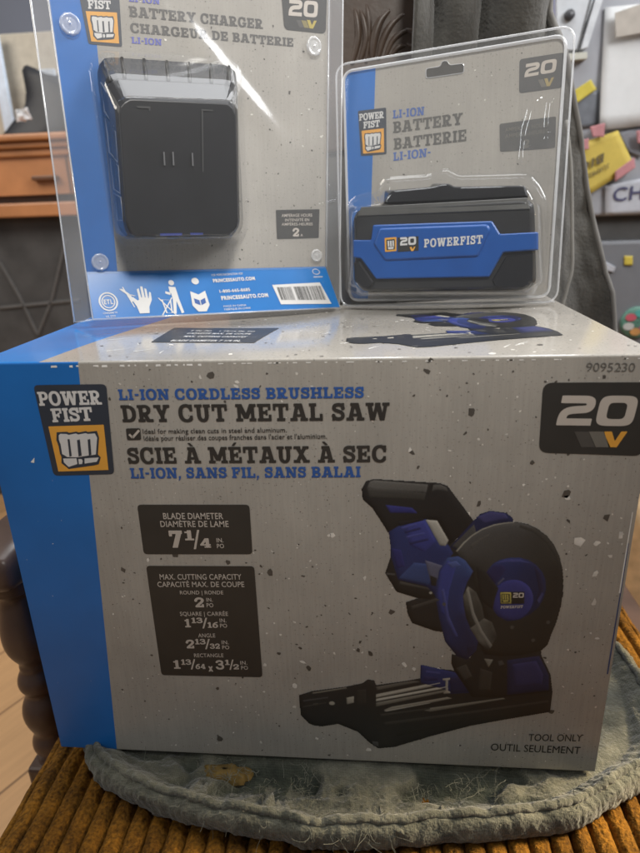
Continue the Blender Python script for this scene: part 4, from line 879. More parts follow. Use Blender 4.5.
title('16', (-0.09016,0.14612), (-0.08112,0.14641), (-0.08959,0.15198), 0, kind=slab, gap=.06)
title('IN.', (-0.07919,0.1521), (-0.07338,0.15228), (-0.07881,0.15625), 0, kind=sans, gap=.010)
title('PO', (-0.07933,0.14668), (-0.07314,0.14688), (-0.07895,0.15086), 0, kind=sans, gap=.010)
title('ANGLE', (-0.09984,0.13567), (-0.08454,0.13619), (-0.0994,0.13992), 0, kind=sans, gap=.010)
title('2', (-0.11176,0.12346), (-0.10424,0.12373), (-0.11074,0.13274), 0, kind=slab, gap=.06)
title('13', (-0.10324,0.12807), (-0.09387,0.12841), (-0.10263,0.13387), 0, kind=slab, gap=.06)
title('/', (-0.09488,0.12364), (-0.08983,0.12382), (-0.09385,0.13396), 0, kind=slab, gap=.06)
title('32', (-0.09037,0.12381), (-0.08146,0.12413), (-0.08983,0.12941), 0, kind=slab, gap=.06)
title('IN.', (-0.07949,0.12913), (-0.07324,0.12936), (-0.07913,0.1332), 0, kind=sans, gap=.010)
title('PO', (-0.07944,0.12377), (-0.07316,0.124), (-0.07907,0.12787), 0, kind=sans, gap=.010)
title('RECTANGLE', (-0.10571,0.11411), (-0.07913,0.11513), (-0.10527,0.11827), 0, kind=sans, gap=.010)
title('1', (-0.12561,0.10052), (-0.11951,0.10076), (-0.12448,0.11009), 0, kind=slab, gap=.06)
title('13', (-0.11826,0.10526), (-0.10925,0.10562), (-0.11758,0.11124), 0, kind=slab, gap=.06)
title('/', (-0.11031,0.10092), (-0.10516,0.10113), (-0.10916,0.11157), 0, kind=slab, gap=.06)
title('64', (-0.10571,0.10111), (-0.09672,0.10147), (-0.10513,0.10667), 0, kind=slab, gap=.06)
title('x', (-0.09444,0.09868), (-0.08968,0.09887), (-0.0934,0.10933), 0, kind=slab, gap=.06)
title('3', (-0.08691,0.10121), (-0.07962,0.10151), (-0.08594,0.1116), 0, kind=slab, gap=.06)
title('1', (-0.07844,0.10663), (-0.07427,0.1068), (-0.07794,0.11234), 0, kind=slab, gap=.06)
title('/', (-0.07505,0.10192), (-0.07051,0.1021), (-0.07415,0.11249), 0, kind=slab, gap=.06)
title('2', (-0.07142,0.10206), (-0.06616,0.10228), (-0.07094,0.10781), 0, kind=slab, gap=.06)
title('IN.', (-0.06466,0.10762), (-0.05853,0.10786), (-0.06433,0.11178), 0, kind=sans, gap=.010)
title('PO', (-0.06437,0.10213), (-0.05822,0.10238), (-0.06404,0.10633), 0, kind=sans, gap=.010)
b.build("lettering", M_cream, sp2, weld=False)

b = MB(); title("TOOL ONLY", (0.189,0.03377), (0.23472,0.03579), (0.18832,0.04217), 0, kind=sans, gap=0.0); title("OUTIL SEULEMENT", (0.15716,0.02077), (0.23461,0.02114), (0.15663,0.02947), 0, kind=sans, gap=0.0)
b.build("tool_only_lettering", M_txt, box, weld=False)

# ---- picture of the saw, printed on the front and again on the lid
K0 = (.020, .020, .021); K1 = (.066, .066, .066); B0 = (.022, .033, .120); B1 = (.036, .062, .175); B2 = (.017, .022, .068); G1 = (.34, .32, .27); G2 = (.19, .18, .15)
Q = []
def q(pts, col): Q.append((pts, col))
q([(-0.01406,0.07548),(-0.00217,0.08054),(0.02824,0.08695),(0.04325,0.09148),(0.04678,0.09548),(0.05288,0.0952),(0.05462,0.08978),(0.08234,0.09593),(0.09345,0.09912),(0.10253,0.11025),(0.13472,0.10731),(0.2011,0.10796),(0.20443,0.08998),(0.20485,0.06756),(0.16321,0.05589),(0.13766,0.04827),(0.10296,0.03417),(0.07177,0.01992),(0.0563,0.01721),(0.04811,0.02395),(0.03821,0.03589),(0.02018,0.04434),(0.00548,0.04061),(-0.00182,0.0414),(-0.00633,0.04352),(-0.01327,0.05253)], K0)
q([(-0.00223,0.07897),(0.02823,0.08639),(0.02909,0.08509),(-0.00138,0.07765)], G2)
q([(0.0546,0.0798),(0.10977,0.09636),(0.11497,0.09409),(0.05459,0.07577)], G1); q([(0.05459,0.07464),(0.11505,0.09192),(0.11515,0.08919),(0.05458,0.07172)], (.42, .40, .34)); q([(0.05458,0.07036),(0.11521,0.08755),(0.11615,0.08551),(0.05457,0.06606)], G2); q([(0.06166,0.06254),(0.06872,0.06652),(0.11637,0.07956),(0.12071,0.07844),(0.10189,0.07242),(0.06344,0.06057)], (.26, .245, .205))
q([(0.09689,0.06361),(0.10205,0.06681),(0.1641,0.08093),(0.16586,0.07991),(0.10217,0.06252)], G2); q([(0.05461,0.08801),(0.07546,0.09355),(0.0875,0.09604),(0.09268,0.09518),(0.05548,0.08429)], (.12, .115, .10))
q(ring_pts((0.01535,0.06779),.0026,.0022,10), G1); q([(0.02846,0.07465),(0.03515,0.07665),(0.03469,0.0694),(0.02877,0.0673)], G1); q([(-0.0018,0.0665),(0.00275,0.06763),(0.00267,0.06534),(-0.00189,0.06421)], (.07,.07,.06))
q([(0.05085,0.02531),(0.05631,0.0249),(0.05685,0.01917),(0.05174,0.02008)], K1)
q([(0.09312,0.11349),(0.1025,0.11131),(0.1332,0.10404),(0.13667,0.08535),(0.11881,0.08321),(0.11348,0.08802),(0.09322,0.09411)], B0); q([(0.11726,0.10122),(0.13327,0.10254),(0.13576,0.08641),(0.11962,0.08435)], B2)
q([(0.11188,0.09948),(0.11813,0.10061),(0.11821,0.09867),(0.11636,0.09794),(0.1168,0.08642),(0.11871,0.08563),(0.11878,0.08387),(0.11315,0.08295),(0.11308,0.08471),(0.11477,0.08567),(0.11434,0.09742),(0.11194,0.09775)], G1)
q([(0.11883,0.12564),(0.13399,0.12205),(0.14126,0.14088),(0.1581,0.13331),(0.18986,0.14257),(0.192,0.12738),(0.2011,0.10796),(0.20332,0.08939),(0.16152,0.08146),(0.13777,0.08035),(0.12849,0.09631),(0.12211,0.10678),(0.11891,0.11515)], K0)
q([(0.16468,0.12115),(0.19043,0.1267),(0.20005,0.10686),(0.20152,0.09093),(0.16724,0.08436)], B2); q([(0.14561,0.12208),(0.15311,0.12133),(0.14979,0.11323)], G2); q([(0.15734,0.11982),(0.16057,0.12099),(0.16249,0.11689),(0.15846,0.11526)], K1)
q([(0.07942,0.1769),(0.10352,0.18723),(0.11666,0.17985),(0.11299,0.14804),(0.10305,0.14933),(0.08469,0.15661),(0.0809,0.16609)], K0)
q([(0.06731,0.22222),(0.07397,0.22418),(0.1001,0.19385),(0.10679,0.18539),(0.09888,0.18035),(0.0883,0.18143),(0.07163,0.18701),(0.06243,0.20439)], K0); q([(0.06292,0.20496),(0.07017,0.20418),(0.07019,0.20266),(0.06341,0.20308)], K1)
q([(0.10215,0.23105),(0.11751,0.2358),(0.12985,0.25103),(0.14313,0.24506),(0.15249,0.21832),(0.151,0.18078),(0.14154,0.13578),(0.12649,0.14036),(0.10699,0.17959)], K0)
q([(0.06432,0.24931),(0.07676,0.25212),(0.0937,0.25532),(0.10608,0.23021),(0.11146,0.23211),(0.11567,0.22402),(0.11051,0.21566),(0.11351,0.19891),(0.10699,0.17959),(0.09531,0.19278),(0.07265,0.19854),(0.06685,0.22037),(0.06647,0.23046)], B0)
q([(0.07343,0.20046),(0.08523,0.21479),(0.1035,0.21311),(0.10142,0.20335),(0.09688,0.19416),(0.07425,0.19934)], B1); q([(0.07677,0.25124),(0.09299,0.2532),(0.10203,0.23466),(0.09292,0.22452),(0.08177,0.23071)], (.040,.050,.215)); q([(0.09389,0.21718),(0.10907,0.21193),(0.10635,0.19875),(0.09837,0.19856)], (.10,.105,.16)); q([(0.06728,0.22773),(0.07474,0.22603),(0.07811,0.2113),(0.07173,0.20929)], (.024,.028,.13))
q([(0.09823,0.20328),(0.1039,0.20058),(0.10334,0.19298),(0.0993,0.19383)], K0); q(ring_pts((0.09919,0.18655),.0013,.0013,8), G1)
q([(0.04734,0.28638),(0.05347,0.28809),(0.10309,0.28501),(0.10925,0.28254),(0.13005,0.25313),(0.12191,0.24122),(0.11153,0.2303),(0.11179,0.23571),(0.10253,0.25332),(0.09296,0.25408),(0.08607,0.25136),(0.07369,0.24855),(0.06435,0.24217),(0.06001,0.25014),(0.05215,0.2636),(0.0449,0.27056),(0.04406,0.27957)], K0)
q([(0.0504,0.28606),(0.05347,0.28725),(0.09448,0.28379),(0.09314,0.27703),(0.05498,0.27879),(0.04807,0.28079)], (.105,.103,.097)); q([(0.096,0.28329),(0.1035,0.28384),(0.10808,0.28169),(0.10971,0.27833),(0.10063,0.27945),(0.09465,0.27738)], (.080,.078,.074)); q([(0.04807,0.28045),(0.09316,0.27652),(0.09179,0.27054),(0.04956,0.27275)], (.048,.047,.044))
q([(0.06238,0.26613),(0.08275,0.2639),(0.08699,0.25926),(0.06582,0.25955)], (.030,.034,.16)); q([(0.07133,0.25117),(0.09063,0.25493),(0.09221,0.25319),(0.0737,0.24766)], (.016,.016,.02)); q([(0.09344,0.25356),(0.10223,0.25296),(0.11163,0.23571),(0.10949,0.23063),(0.10495,0.2311)], (.36,.348,.31))
q([(0.09596,0.28464),(0.09394,0.27567),(0.09696,0.27604),(0.09868,0.28415)], (.02,.02,.02)); q([(0.11751,0.2358),(0.12976,0.25278),(0.13474,0.25892),(0.1421,0.26193),(0.15423,0.26017),(0.15932,0.25609),(0.16004,0.25228),(0.1467,0.24862),(0.13193,0.24048),(0.11945,0.22681),(0.11312,0.22942)], B2); q([(0.13185,0.25628),(0.14214,0.26124),(0.15351,0.25964),(0.15604,0.2557),(0.13821,0.25114)], (.05,.052,.15)); q([(0.11464,0.23035),(0.13066,0.25017),(0.1326,0.24226),(0.11941,0.22772)], K1)
def arc(c, rx_, ry_, a0, a1, n=26): return [(c[0]+rx_*math.cos(math.radians(lerp(a0, a1, i/n))), c[1]+ry_*math.sin(math.radians(lerp(a0, a1, i/n)))) for i in range(n+1)]
gd = [(0.11792,0.22624),(0.12303,0.23355),(0.12963,0.24045),(0.13699,0.24586),(0.14587,0.24984),(0.15481,0.2517),(0.16305,0.25232),(0.17143,0.25069),(0.17928,0.24644),(0.18657,0.24041),(0.19257,0.23255),(0.19728,0.2228),(0.20063,0.21198),(0.20249,0.20097),(0.20348,0.18788),(0.20277,0.17451),(0.20095,0.16084),(0.19811,0.14887),(0.19593,0.13773),(0.19083,0.13144),(0.17494,0.12673),(0.15864,0.12508),(0.14535,0.12665),(0.13973,0.13879),(0.14499,0.16108),(0.13727,0.18426),(0.12977,0.20678)]
gc = [K1 if i < 8 else ((.040, .039, .036) if i < 12 else (.024, .023, .022)) for i in range(len(gd))]
q(gd, gc)
q([(0.11793,0.22606),(0.12302,0.23373),(0.12961,0.2408),(0.13697,0.24621),(0.14585,0.25019),(0.15479,0.25204),(0.16078,0.25247),(0.16083,0.25177),(0.15485,0.25117),(0.14591,0.24914),(0.13703,0.24515),(0.12967,0.23956),(0.12384,0.23267),(0.11873,0.22535)], (.30,.29,.25))
q([(0.11161,0.21992),(0.11969,0.22135),(0.12532,0.21779),(0.13208,0.20776),(0.12786,0.19736),(0.12522,0.18587),(0.12624,0.17428),(0.12873,0.16256),(0.13338,0.15073),(0.13968,0.13981),(0.13855,0.13012),(0.13157,0.12049),(0.12308,0.12372),(0.1125,0.13885),(0.10673,0.16289),(0.10277,0.18529),(0.10524,0.20812)], [B1,B1,B1,B1,B0,B0,B0,B2,B2,B2,B2,B2,B2,B0,B0,B0,B0]); q([(0.1061,0.20627),(0.11201,0.21753),(0.11851,0.21212),(0.11387,0.18941),(0.1124,0.16405),(0.10819,0.16788),(0.10438,0.18533)], (.036,.05,.215))
q([(0.12531,0.18395),(0.12884,0.19359),(0.13548,0.18804),(0.14099,0.1747),(0.14326,0.163),(0.13409,0.15276),(0.12863,0.16454)], [(.12,.115,.10)]*2+[(.05,.05,.045)]*3+[(.03,.03,.03)]*2)
q([(0.13246,0.15271),(0.14326,0.163),(0.14994,0.15925),(0.15486,0.1454),(0.14846,0.12987),(0.13968,0.13981)], [(.13,.125,.11),(.10,.10,.09),(.05,.05,.045),(.03,.03,.03),(.03,.03,.03),(.16,.155,.135)])
q([(0.14329,0.20893),(0.14728,0.21492),(0.15247,0.21868),(0.15928,0.22063),(0.16694,0.22096),(0.17399,0.2191),(0.18049,0.21467),(0.18565,0.20836),(0.18896,0.20065),(0.18995,0.19131),(0.1887,0.18275),(0.18576,0.17499),(0.17971,0.16802),(0.17139,0.16248),(0.16192,0.16061),(0.15355,0.16588),(0.14933,0.17687),(0.14826,0.18646)], [B0]*5+[B2]*8+[B0]*5)
q([(0.1423,0.20705),(0.14814,0.21365),(0.15428,0.21469),(0.15769,0.21016),(0.15359,0.20171),(0.15003,0.196)], (.022,.024,.09)); q(ring_pts((0.16445,0.18114),.0165,.0195,26), (.036,.042,.185)); q([(0.15157,0.1966),(0.15589,0.20232),(0.15706,0.20123),(0.15245,0.19511)], (.08,.085,.15))
q([(0.13418,0.21244),(0.14063,0.20887),(0.15295,0.19229),(0.15088,0.1827),(0.14963,0.17202),(0.14579,0.17483),(0.13987,0.18048),(0.13665,0.19568)], K0); q([(0.17907,0.21336),(0.18499,0.20705),(0.18838,0.19504),(0.18705,0.18366),(0.18222,0.17585),(0.18483,0.19119)], (.020,.021,.060))
for pts, col in (([(0.16547,0.25009),(0.17786,0.24555),(0.18852,0.2355),(0.19622,0.22278),(0.20023,0.2083),(0.1987,0.20827),(0.19434,0.22184),(0.18688,0.2337),(0.17655,0.24325),(0.16488,0.24799)], (.045, .044, .041)), ([(0.12854,0.23149),(0.1359,0.23787),(0.14329,0.24242),(0.14192,0.23974),(0.13605,0.2352),(0.12947,0.22826)], (.085, .083, .078)),
    ([(0.07449,0.24678),(0.08609,0.25048),(0.0869,0.24872),(0.0753,0.24465)], (.060, .070, .25)), ([(0.07688,0.24325),(0.08927,0.24698),(0.09008,0.24521),(0.07769,0.24111)], (.022, .026, .10)), ([(0.07851,0.23879),(0.09248,0.24258),(0.0933,0.2408),(0.07932,0.23646)], (.055, .066, .24)), ([(0.08094,0.23342),(0.09573,0.23726),(0.09655,0.23547),(0.08177,0.23107)], (.022, .026, .10)),
    ([(0.07428,0.19706),(0.09696,0.19129),(0.09863,0.18903),(0.0735,0.19417)], (.055, .053, .050)), ([(0.08357,0.17309),(0.1037,0.18145),(0.10699,0.17959),(0.08444,0.17015)], (.050, .049, .046)), ([(0.11133,0.21475),(0.1183,0.2171),(0.1224,0.21313),(0.11544,0.2102)], (.07, .10, .27)), ([(0.10747,0.18925),(0.1098,0.19123),(0.11484,0.16412),(0.12302,0.14432),(0.1206,0.14322),(0.11255,0.16008)], (.05, .062, .20)),
    ([(0.1309,0.13437),(0.1382,0.13669),(0.13754,0.13359),(0.13222,0.12407)], (.016, .018, .05)), ([(0.14802,0.21548),(0.15706,0.21932),(0.16782,0.21952),(0.17654,0.21605),(0.16798,0.21734),(0.15798,0.21715)], (.06, .072, .24)), ([(0.18409,0.18167),(0.18733,0.18936),(0.18858,0.1875),(0.1859,0.17884)], (.05, .055, .16)),
    ([(-0.0107,0.06996),(0.01196,0.07489),(0.01191,0.0733),(-0.01077,0.06813)], K1), ([(-0.01099,0.06307),(0.00998,0.06867),(0.00995,0.06753),(-0.01106,0.06146)], (.045,.044,.04)), ([(0.03789,0.08349),(0.04583,0.08496),(0.04571,0.06925),(0.03768,0.06659)], (.034,.033,.031)), ([(0.05812,0.05733),(0.10205,0.06681),(0.1021,0.06523),(0.05901,0.05507)], (.05,.049,.045)), ([(0.0617,0.04828),(0.13684,0.06471),(0.20201,0.08009),(0.20221,0.07791),(0.13698,0.06201),(0.06261,0.04484)], (.042,.041,.038)), ([(0.07253,0.03601),(0.13724,0.05681),(0.19611,0.07101),(0.19631,0.0688),(0.13735,0.05454),(0.07346,0.03252)], (.017,.017,.016)),
    ([(0.16908,0.11715),(0.18844,0.12146),(0.19537,0.10772),(0.19549,0.0971),(0.17252,0.09285)], (.030,.034,.11)), ([(0.12278,0.11107),(0.13096,0.11563),(0.13662,0.10312),(0.13009,0.09854)], (.05,.049,.045)), ([(0.14286,0.11189),(0.1531,0.10807),(0.1526,0.0887),(0.14247,0.08824)], (.040,.039,.036)), ([(0.0975,0.1079),(0.10943,0.10668),(0.1095,0.10454),(0.09756,0.10576)], (.06,.07,.22)), ([(0.09596,0.10139),(0.10792,0.10082),(0.10803,0.09758),(0.09609,0.09598)], (.022,.025,.09))): q(pts, col)
for c_ in ((0.13048,0.17635), (0.16635,0.15481), (0.18424,0.14238), (0.19463,0.16065), (0.14592,0.1451), (0.11035,0.17579)): q(ring_pts(c_, .0016, .0018, 8), (.075, .073, .068))
q([(0.12743,0.18975),(0.12884,0.19359),(0.1308,0.18601),(0.13489,0.16866),(0.14233,0.15103),(0.15137,0.13614),(0.14992,0.13301),(0.14092,0.14695),(0.13348,0.16468)], (.20,.195,.175))
q([(0.05459,0.07801),(0.10982,0.09506),(0.10984,0.09441),(0.05459,0.07711)], (.50,.48,.42)); q([(0.05458,0.07352),(0.11509,0.09094),(0.11511,0.09028),(0.05458,0.07262)], (.55,.53,.47)); q([(0.06167,0.0614),(0.10189,0.07264),(0.1019,0.07208),(0.06344,0.0608)], (.42,.40,.35))
q([(0.15412,0.1889),(0.17356,0.18958),(0.17432,0.17795),(0.15522,0.17703)], (.018,.018,.020))
YEL = (.42, .36, .10)
q([(0.15463,0.18834),(0.16296,0.18855),(0.16388,0.17804),(0.15565,0.17763)], YEL); q([(0.15565,0.18722),(0.16226,0.18739),(0.163,0.17918),(0.15637,0.1788)], (.05,.05,.02))
for a in (502.2, 504.4, 506.6): pass
for pts in ([(0.15634,0.18629),(0.15743,0.18651),(0.15793,0.18154),(0.15698,0.18152)], [(0.15806,0.18652),(0.15915,0.18674),(0.15967,0.18159),(0.15872,0.18156)], [(0.1598,0.18657),(0.1609,0.18659),(0.16172,0.18164),(0.16046,0.18161)], [(0.15702,0.18094),(0.1616,0.18106),(0.16138,0.17971),(0.15743,0.1796)]): q(pts, YEL)
def paint():
    """the printed picture as a fine grid of ink dots: soft shaded, clipped to its outline"""
    xs = [p[0] for pts, c in Q for p in pts]; ys = [p[1] for pts, c in Q for p in pts]
    pad_ = .004; x0, x1, y0, y1 = min(xs)-pad_, max(xs)+pad_, min(ys)-pad_, max(ys)+pad_
    n = 440; d = (x1-x0)/n; mrow = int((y1-y0)/d)+1
    X, Y = np.meshgrid(x0+(np.arange(n)+.5)*d, y0+(np.arange(mrow)+.5)*d)
    img = np.zeros((mrow, n, 3)); alpha = np.zeros((mrow, n))
    def blur(a, s):
        k = np.exp(-.5*(np.arange(-int(3*s)-1, int(3*s)+2)/s)**2); k /= k.sum()
        a = np.apply_along_axis(lambda v: np.convolve(v, k, 'same'), 0, a); return np.apply_along_axis(lambda v: np.convolve(v, k, 'same'), 1, a)
    rg = np.random.default_rng(3)
    for pts, col in Q:
        px = [(a-x0)/d-.5 for a, b in pts]; py = [(b-y0)/d-.5 for a, b in pts]
        a0, a1, b0, b1 = max(0, int(min(px))-8), min(n, int(max(px))+9), max(0, int(min(py))-8), min(mrow, int(max(py))+9)
        if a1 <= a0 or b1 <= b0: continue
        GX, GY = np.meshgrid(np.arange(a0, a1), np.arange(b0, b1)); cov = np.zeros(GX.shape)
        for sx_, sy_ in ((-.25, -.25), (.25, -.25), (-.25, .25), (.25, .25)):
            ins = np.zeros(GX.shape, bool)
            for (xa, ya), (xb, yb) in zip(zip(px, py), zip(px[1:]+px[:1], py[1:]+py[:1])):
                if ya == yb: continue
                c_ = ((ya > GY+sy_) != (yb > GY+sy_)) & (GX+sx_ < (xb-xa)*(GY+sy_-ya)/(yb-ya)+xa); ins ^= c_
            cov += ins*.25
        if isinstance(col[0], (tuple, list)):
            w = sum(1/((GX-a)**2+(GY-b)**2+4.) for a, b in zip(px, py)); cc = sum((1/((GX-a)**2+(GY-b)**2+4.))[..., None]*np.array(c) for a, b, c in zip(px, py, col))/w[..., None]
        else: cc = np.ones(GX.shape+(3,))*np.array(col)
        size = min(max(px)-min(px), max(py)-min(py))
        if size > 10:
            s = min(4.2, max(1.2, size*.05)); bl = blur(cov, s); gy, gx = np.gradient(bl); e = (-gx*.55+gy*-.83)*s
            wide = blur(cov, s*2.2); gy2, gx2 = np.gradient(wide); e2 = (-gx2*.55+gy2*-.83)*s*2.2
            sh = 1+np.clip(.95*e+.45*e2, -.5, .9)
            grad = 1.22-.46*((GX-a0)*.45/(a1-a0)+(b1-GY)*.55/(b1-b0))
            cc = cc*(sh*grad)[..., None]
        cv = blur(cov, .5)[..., None] if size > 4 else cov[..., None]
        img[b0:b1, a0:a1] = img[b0:b1, a0:a1]*(1-cv)+cc*cv; alpha[b0:b1, a0:a1] = np.maximum(alpha[b0:b1, a0:a1], cov)
    img *= (1+.05*rg.standard_normal((mrow, n, 1)))
    return x0, y0, d, np.clip(img, .004, 1), alpha > .49
PX0, PY0, PD, PIMG, PMASK = paint()
def picture(face, lay, step, name, cuts=0, xf=None, parent=box):
    X_ = xf or (lambda *p: p); iy, ix = np.nonzero(PMASK)
    vid = {}; V = []; Fc = []
    def vert(a, c):
        k = (a, c)
        if k not in vid:
            vid[k] = len(V); u_, w_ = X_(PX0+a*PD, PY0+c*PD); V.append(face(u_, w_, lay))
        return vid[k]
    for a, c in zip(ix.tolist(), iy.tolist()): Fc.append((vert(a, c), vert(a+1, c), vert(a+1, c+1), vert(a, c+1)))
    me = bpy.data.meshes.new(name); me.from_pydata(V, [], Fc); me.materials.append(INK)
    ca = me.color_attributes.new("ink", 'FLOAT_COLOR', 'CORNER'); cols = np.ones((len(Fc), 4, 4), np.float32); cols[:, :, :3] = PIMG[iy, ix][:, None, :]
    ca.data.foreach_set("color", cols.ravel()); o = bpy.data.objects.new(name, me); COL.objects.link(o); o.parent = parent
    b = MB(); p0, p1, h = (0.16474,0.18364), (0.17323,0.18386), (0.16439,0.1884)[1]-(0.16474,0.18364)[1]
    w0, w1, h2 = (0.1558,0.17298), (0.17336,0.17406), .0026; k = 1 if not xf else .7
    place(b, face, slab("tz", .1), X_(*p0), X_(*p1), h*k, lay+step); place(b, face, slab("POWERFIST"), X_(*w0), X_(*w1), h2*k, lay+step)
    lt = b.build("lettering", M_cream, o, weld=False)
    return lt, o
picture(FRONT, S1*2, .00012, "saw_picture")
# lid: spec panel, lettering and the saw again
TA, TB, TC_, TD = (0.03092,0.04839), (0.19267,0.07908), (0.07327,0.02753), (0.15755,0.18312)
fx0_, fx1_, fz0_, fz1_ = (-0.01432,0.06978)[0], (0.20249,0.20097)[0], (0.05813,0.01732)[1], (0.05041,0.28808)[1]
ty0, ty1 = (0.07327,0.02753)[1], (0.15168,0.20886)[1]
def lid(x, z_):
    u_ = (x-fx0_)/(fx1_-fx0_); v_ = (z_-fz0_)/(fz1_-fz0_); return (lerp(TA[0], TB[0]+.01, u_)-.0*v_, lerp(ty0+.004, ty1+.03, v_))
def subdiv(o, cuts=3):
    bm = bmesh.new(); bm.from_mesh(o.data)
    for _ in range(cuts):
        e = [e for e in bm.edges if e.calc_length() > .016]
        if not e: break
        bmesh.ops.subdivide_edges(bm, edges=e, cuts=1, use_grid_fill=False); bmesh.ops.triangulate(bm, faces=bm.faces)
    return bm
FLATTOP = lambda x, y, l: (x, y, BH+l)
def drape(o):
    bm = subdiv(o)
    for v in bm.verts: v.co.z -= sag(v.co.x, v.co.y)
    bm.to_mesh(o.data); bm.free()
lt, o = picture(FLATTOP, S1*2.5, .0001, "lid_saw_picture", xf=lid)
for k_ in (lt, o):
    for v in k_.data.vertices: v.co.z -= sag(v.co.x, v.co.y)
b = MB(); flat(b, FLATTOP, [(-0.13512,0.07045), (-0.04448,0.06084), (-0.03708,0.15096), (-0.14146,0.15354)], S1*2); lp = b.build("lid_spec_panel", M_panel, box); drape(lp)
b = MB()
for txt, a, c, h, kd in (("BLADE DIAMETER 7 1/4 IN.", (-0.11906,0.0721), (-0.05738,0.06659), .0085, sans), ("MAX. CUTTING CAPACITY", (-0.1145,0.09445), (-0.0565,0.08743), .008, sans), ("CAPACITÉ MAX. DE COUPE", (-0.11735,0.11312), (-0.05648,0.10536), .008, sans), ("2 IN. PO    1 13/16 IN. PO", (-0.11864,0.13037), (-0.05608,0.12248), .007, sans)):
    place(b, FLATTOP, kd(txt, .03), a, c, h, S1*3.2, 0)
o = b.build("lettering", M_white, lp, weld=False); drape(o)

# ================================================================== PACKAGES
def frame_matrix(fr4):
    o, R, U, Nn = (Vector(v) for v in fr4)
    return Matrix(((R.x, -Nn.x, U.x, o.x), (R.y, -Nn.y, U.y, o.y), (R.z, -Nn.z, U.z, o.z), (0, 0, 0, 1)))
MC = frame_matrix(((-0.11296, 0.22233, 0.37841), (0.86167, 0.5057, -0.04242), (0.03245, 0.02851, 0.99907), (0.50644, -0.86224, 0.00816))); MBt = frame_matrix(((0.12973, 0.26565, 0.37892), (0.9542, -0.29734, 0.03315), (-0.00769, 0.0864, 0.99623), (-0.29908, -0.95086, 0.08015)))
CARD = lambda a, c, l: (a, -l, c)
clear_sheet = clear("clear_sheet", gloss=.9, white=.085, rough=.05)
clear_wall = clear("clear_wall", gloss=1.0, white=.20, rough=.10, tint=(.95, .95, .96))
clear_bulge = clear("clear_bulge", gloss=1.0, white=.022, rough=.04, bump=.10, bscale=25)
clear_rim = clear("clear_rim", gloss=1.6, white=.40, rough=.12)
def card_mesh(name, outline, mat, parent, thick=.0006, extra=None):
    """a board with thickness from an outline; front at l=0"""
    b = MB(); flat(b, CARD, outline, 0); flat(b, lambda a, c, l: (a, -l, c), outline, -thick)
    n = len(outline)
    for i in range(n):
        p, r = outline[i], outline[(i+1) % n]; b.face([CARD(*p, 0), CARD(*p, -thick), CARD(*r, -thick), CARD(*r, 0)])
    b.m = [0]*len(b.f)
    if extra: extra(b)
    return b.build(name, [mat, M_chip_l, M_chip_d], parent)
def loft(rings, mb, cap=True, mi=0):
    """rings: list of (outline, depth); outlines share their count"""
    rows = [[(a, -l, c) for a, c in o_] for o_, l in rings]
    mb.grid(rows, mi, closed_u=True)
    if cap: mb.fan(rows[-1], mi)
def resample(pts, n):
    P = [Vector(p) for p in pts]; d = [0]
    for i in range(len(P)): d.append(d[-1]+(P[(i+1) % len(P)]-P[i]).length)
    out = []
    for k in range(n):
        s = d[-1]*k/n
        for i in range(len(P)):
            if d[i] <= s <= d[i+1]:
                t = (s-d[i])/max(1e-9, d[i+1]-d[i]); out.append(tuple(P[i].lerp(P[(i+1) % len(P)], t))); break
    return out
def inset(pts, k):
    c = sum((Vector(p) for p in pts), Vector((0, 0)))/len(pts); return [tuple(c+(Vector(p)-c)*k) for p in pts]
def offset(pts, d):
    n = len(pts); out = []
    A = sum(pts[i][0]*pts[(i+1) % n][1]-pts[(i+1) % n][0]*pts[i][1] for i in range(n)); s = 1 if A > 0 else -1
    for i in range(n):
        a, b_, c = Vector(pts[i-1]), Vector(pts[i]), Vector(pts[(i+1) % n])
        t = ((b_-a).normalized()+(c-b_).normalized())
        t = t.normalized() if t.length > 1e-6 else (c-b_).normalized()
        nn = Vector((t.y, -t.x))*s; out.append(tuple(b_+nn*d))
    return out

# ---------------- battery charger package (left)
cp = empty("charger_package", "tall clear clamshell package with grey and blue battery charger card, left on the box", "package", MC)
# card: from the fold near the bottom up beyond the frame
cTL, cTR = (-0.13611,0.31599), (0.12949,0.35918)
cBL, cBR = (-0.1308,0.05033), (0.12704,0.04912)
ca, cb_ = (-0.09931,0.27986), (-0.10177,0.0495)
M_ccard = printed_board("charger_card_print", ca, cb_, 'Z', rough=.3, noisy=.7)
def cflecks(b):
    for i in range(110):
        vv = rnd.random(); c = Vector(cBL).lerp(Vector(cTL), vv); x = rnd.uniform(.0, cTR[0]-.006) if rnd.random() < .75 else rnd.uniform(-.06, .13)
        chip((x, c.y+.004), rnd.uniform(.0006, .0017), CARD, .0003, 2 if rnd.random() < .7 else 1, b)
card = card_mesh("backing_card", [cBL, cBR, cTR, cTL], M_ccard, cp, extra=cflecks)
# fold-out base flap, leaning forward to the lid
fl, fr_ = (-0.13033,0.00668), (0.13818,0.00398)
b = MB(); A = CARD(*cBL, .0008); B_ = CARD(*cBR, .0008); C_ = CARD(*fr_, .017); D_ = CARD(*fl, .017)
b.grid([[Vector(D_).lerp(Vector(C_), i/8) for i in range(9)], [Vector(A).lerp(Vector(B_), i/8) for i in range(9)]])
flap = b.build("base_flap", plain("flap_blue_print", (.020, .16, .46), .3, var=.06), cp); sdl = flap.modifiers.new("t", 'SOLIDIFY'); sdl.thickness = .0006; sdl.offset = -1
def FLAP(u_, v_, l):
    p = Vector(D_).lerp(Vector(C_), u_).lerp(Vector(A).lerp(Vector(B_), u_), v_); return (p.x, p.y-l, p.z+l*.3)
logo(cp, CARD, ((-0.1112,0.29001), (-0.07646,0.29343), (-0.07792,0.24641), (-0.10678,0.24561)), .0004, .00016, r=.002)
b = MB()
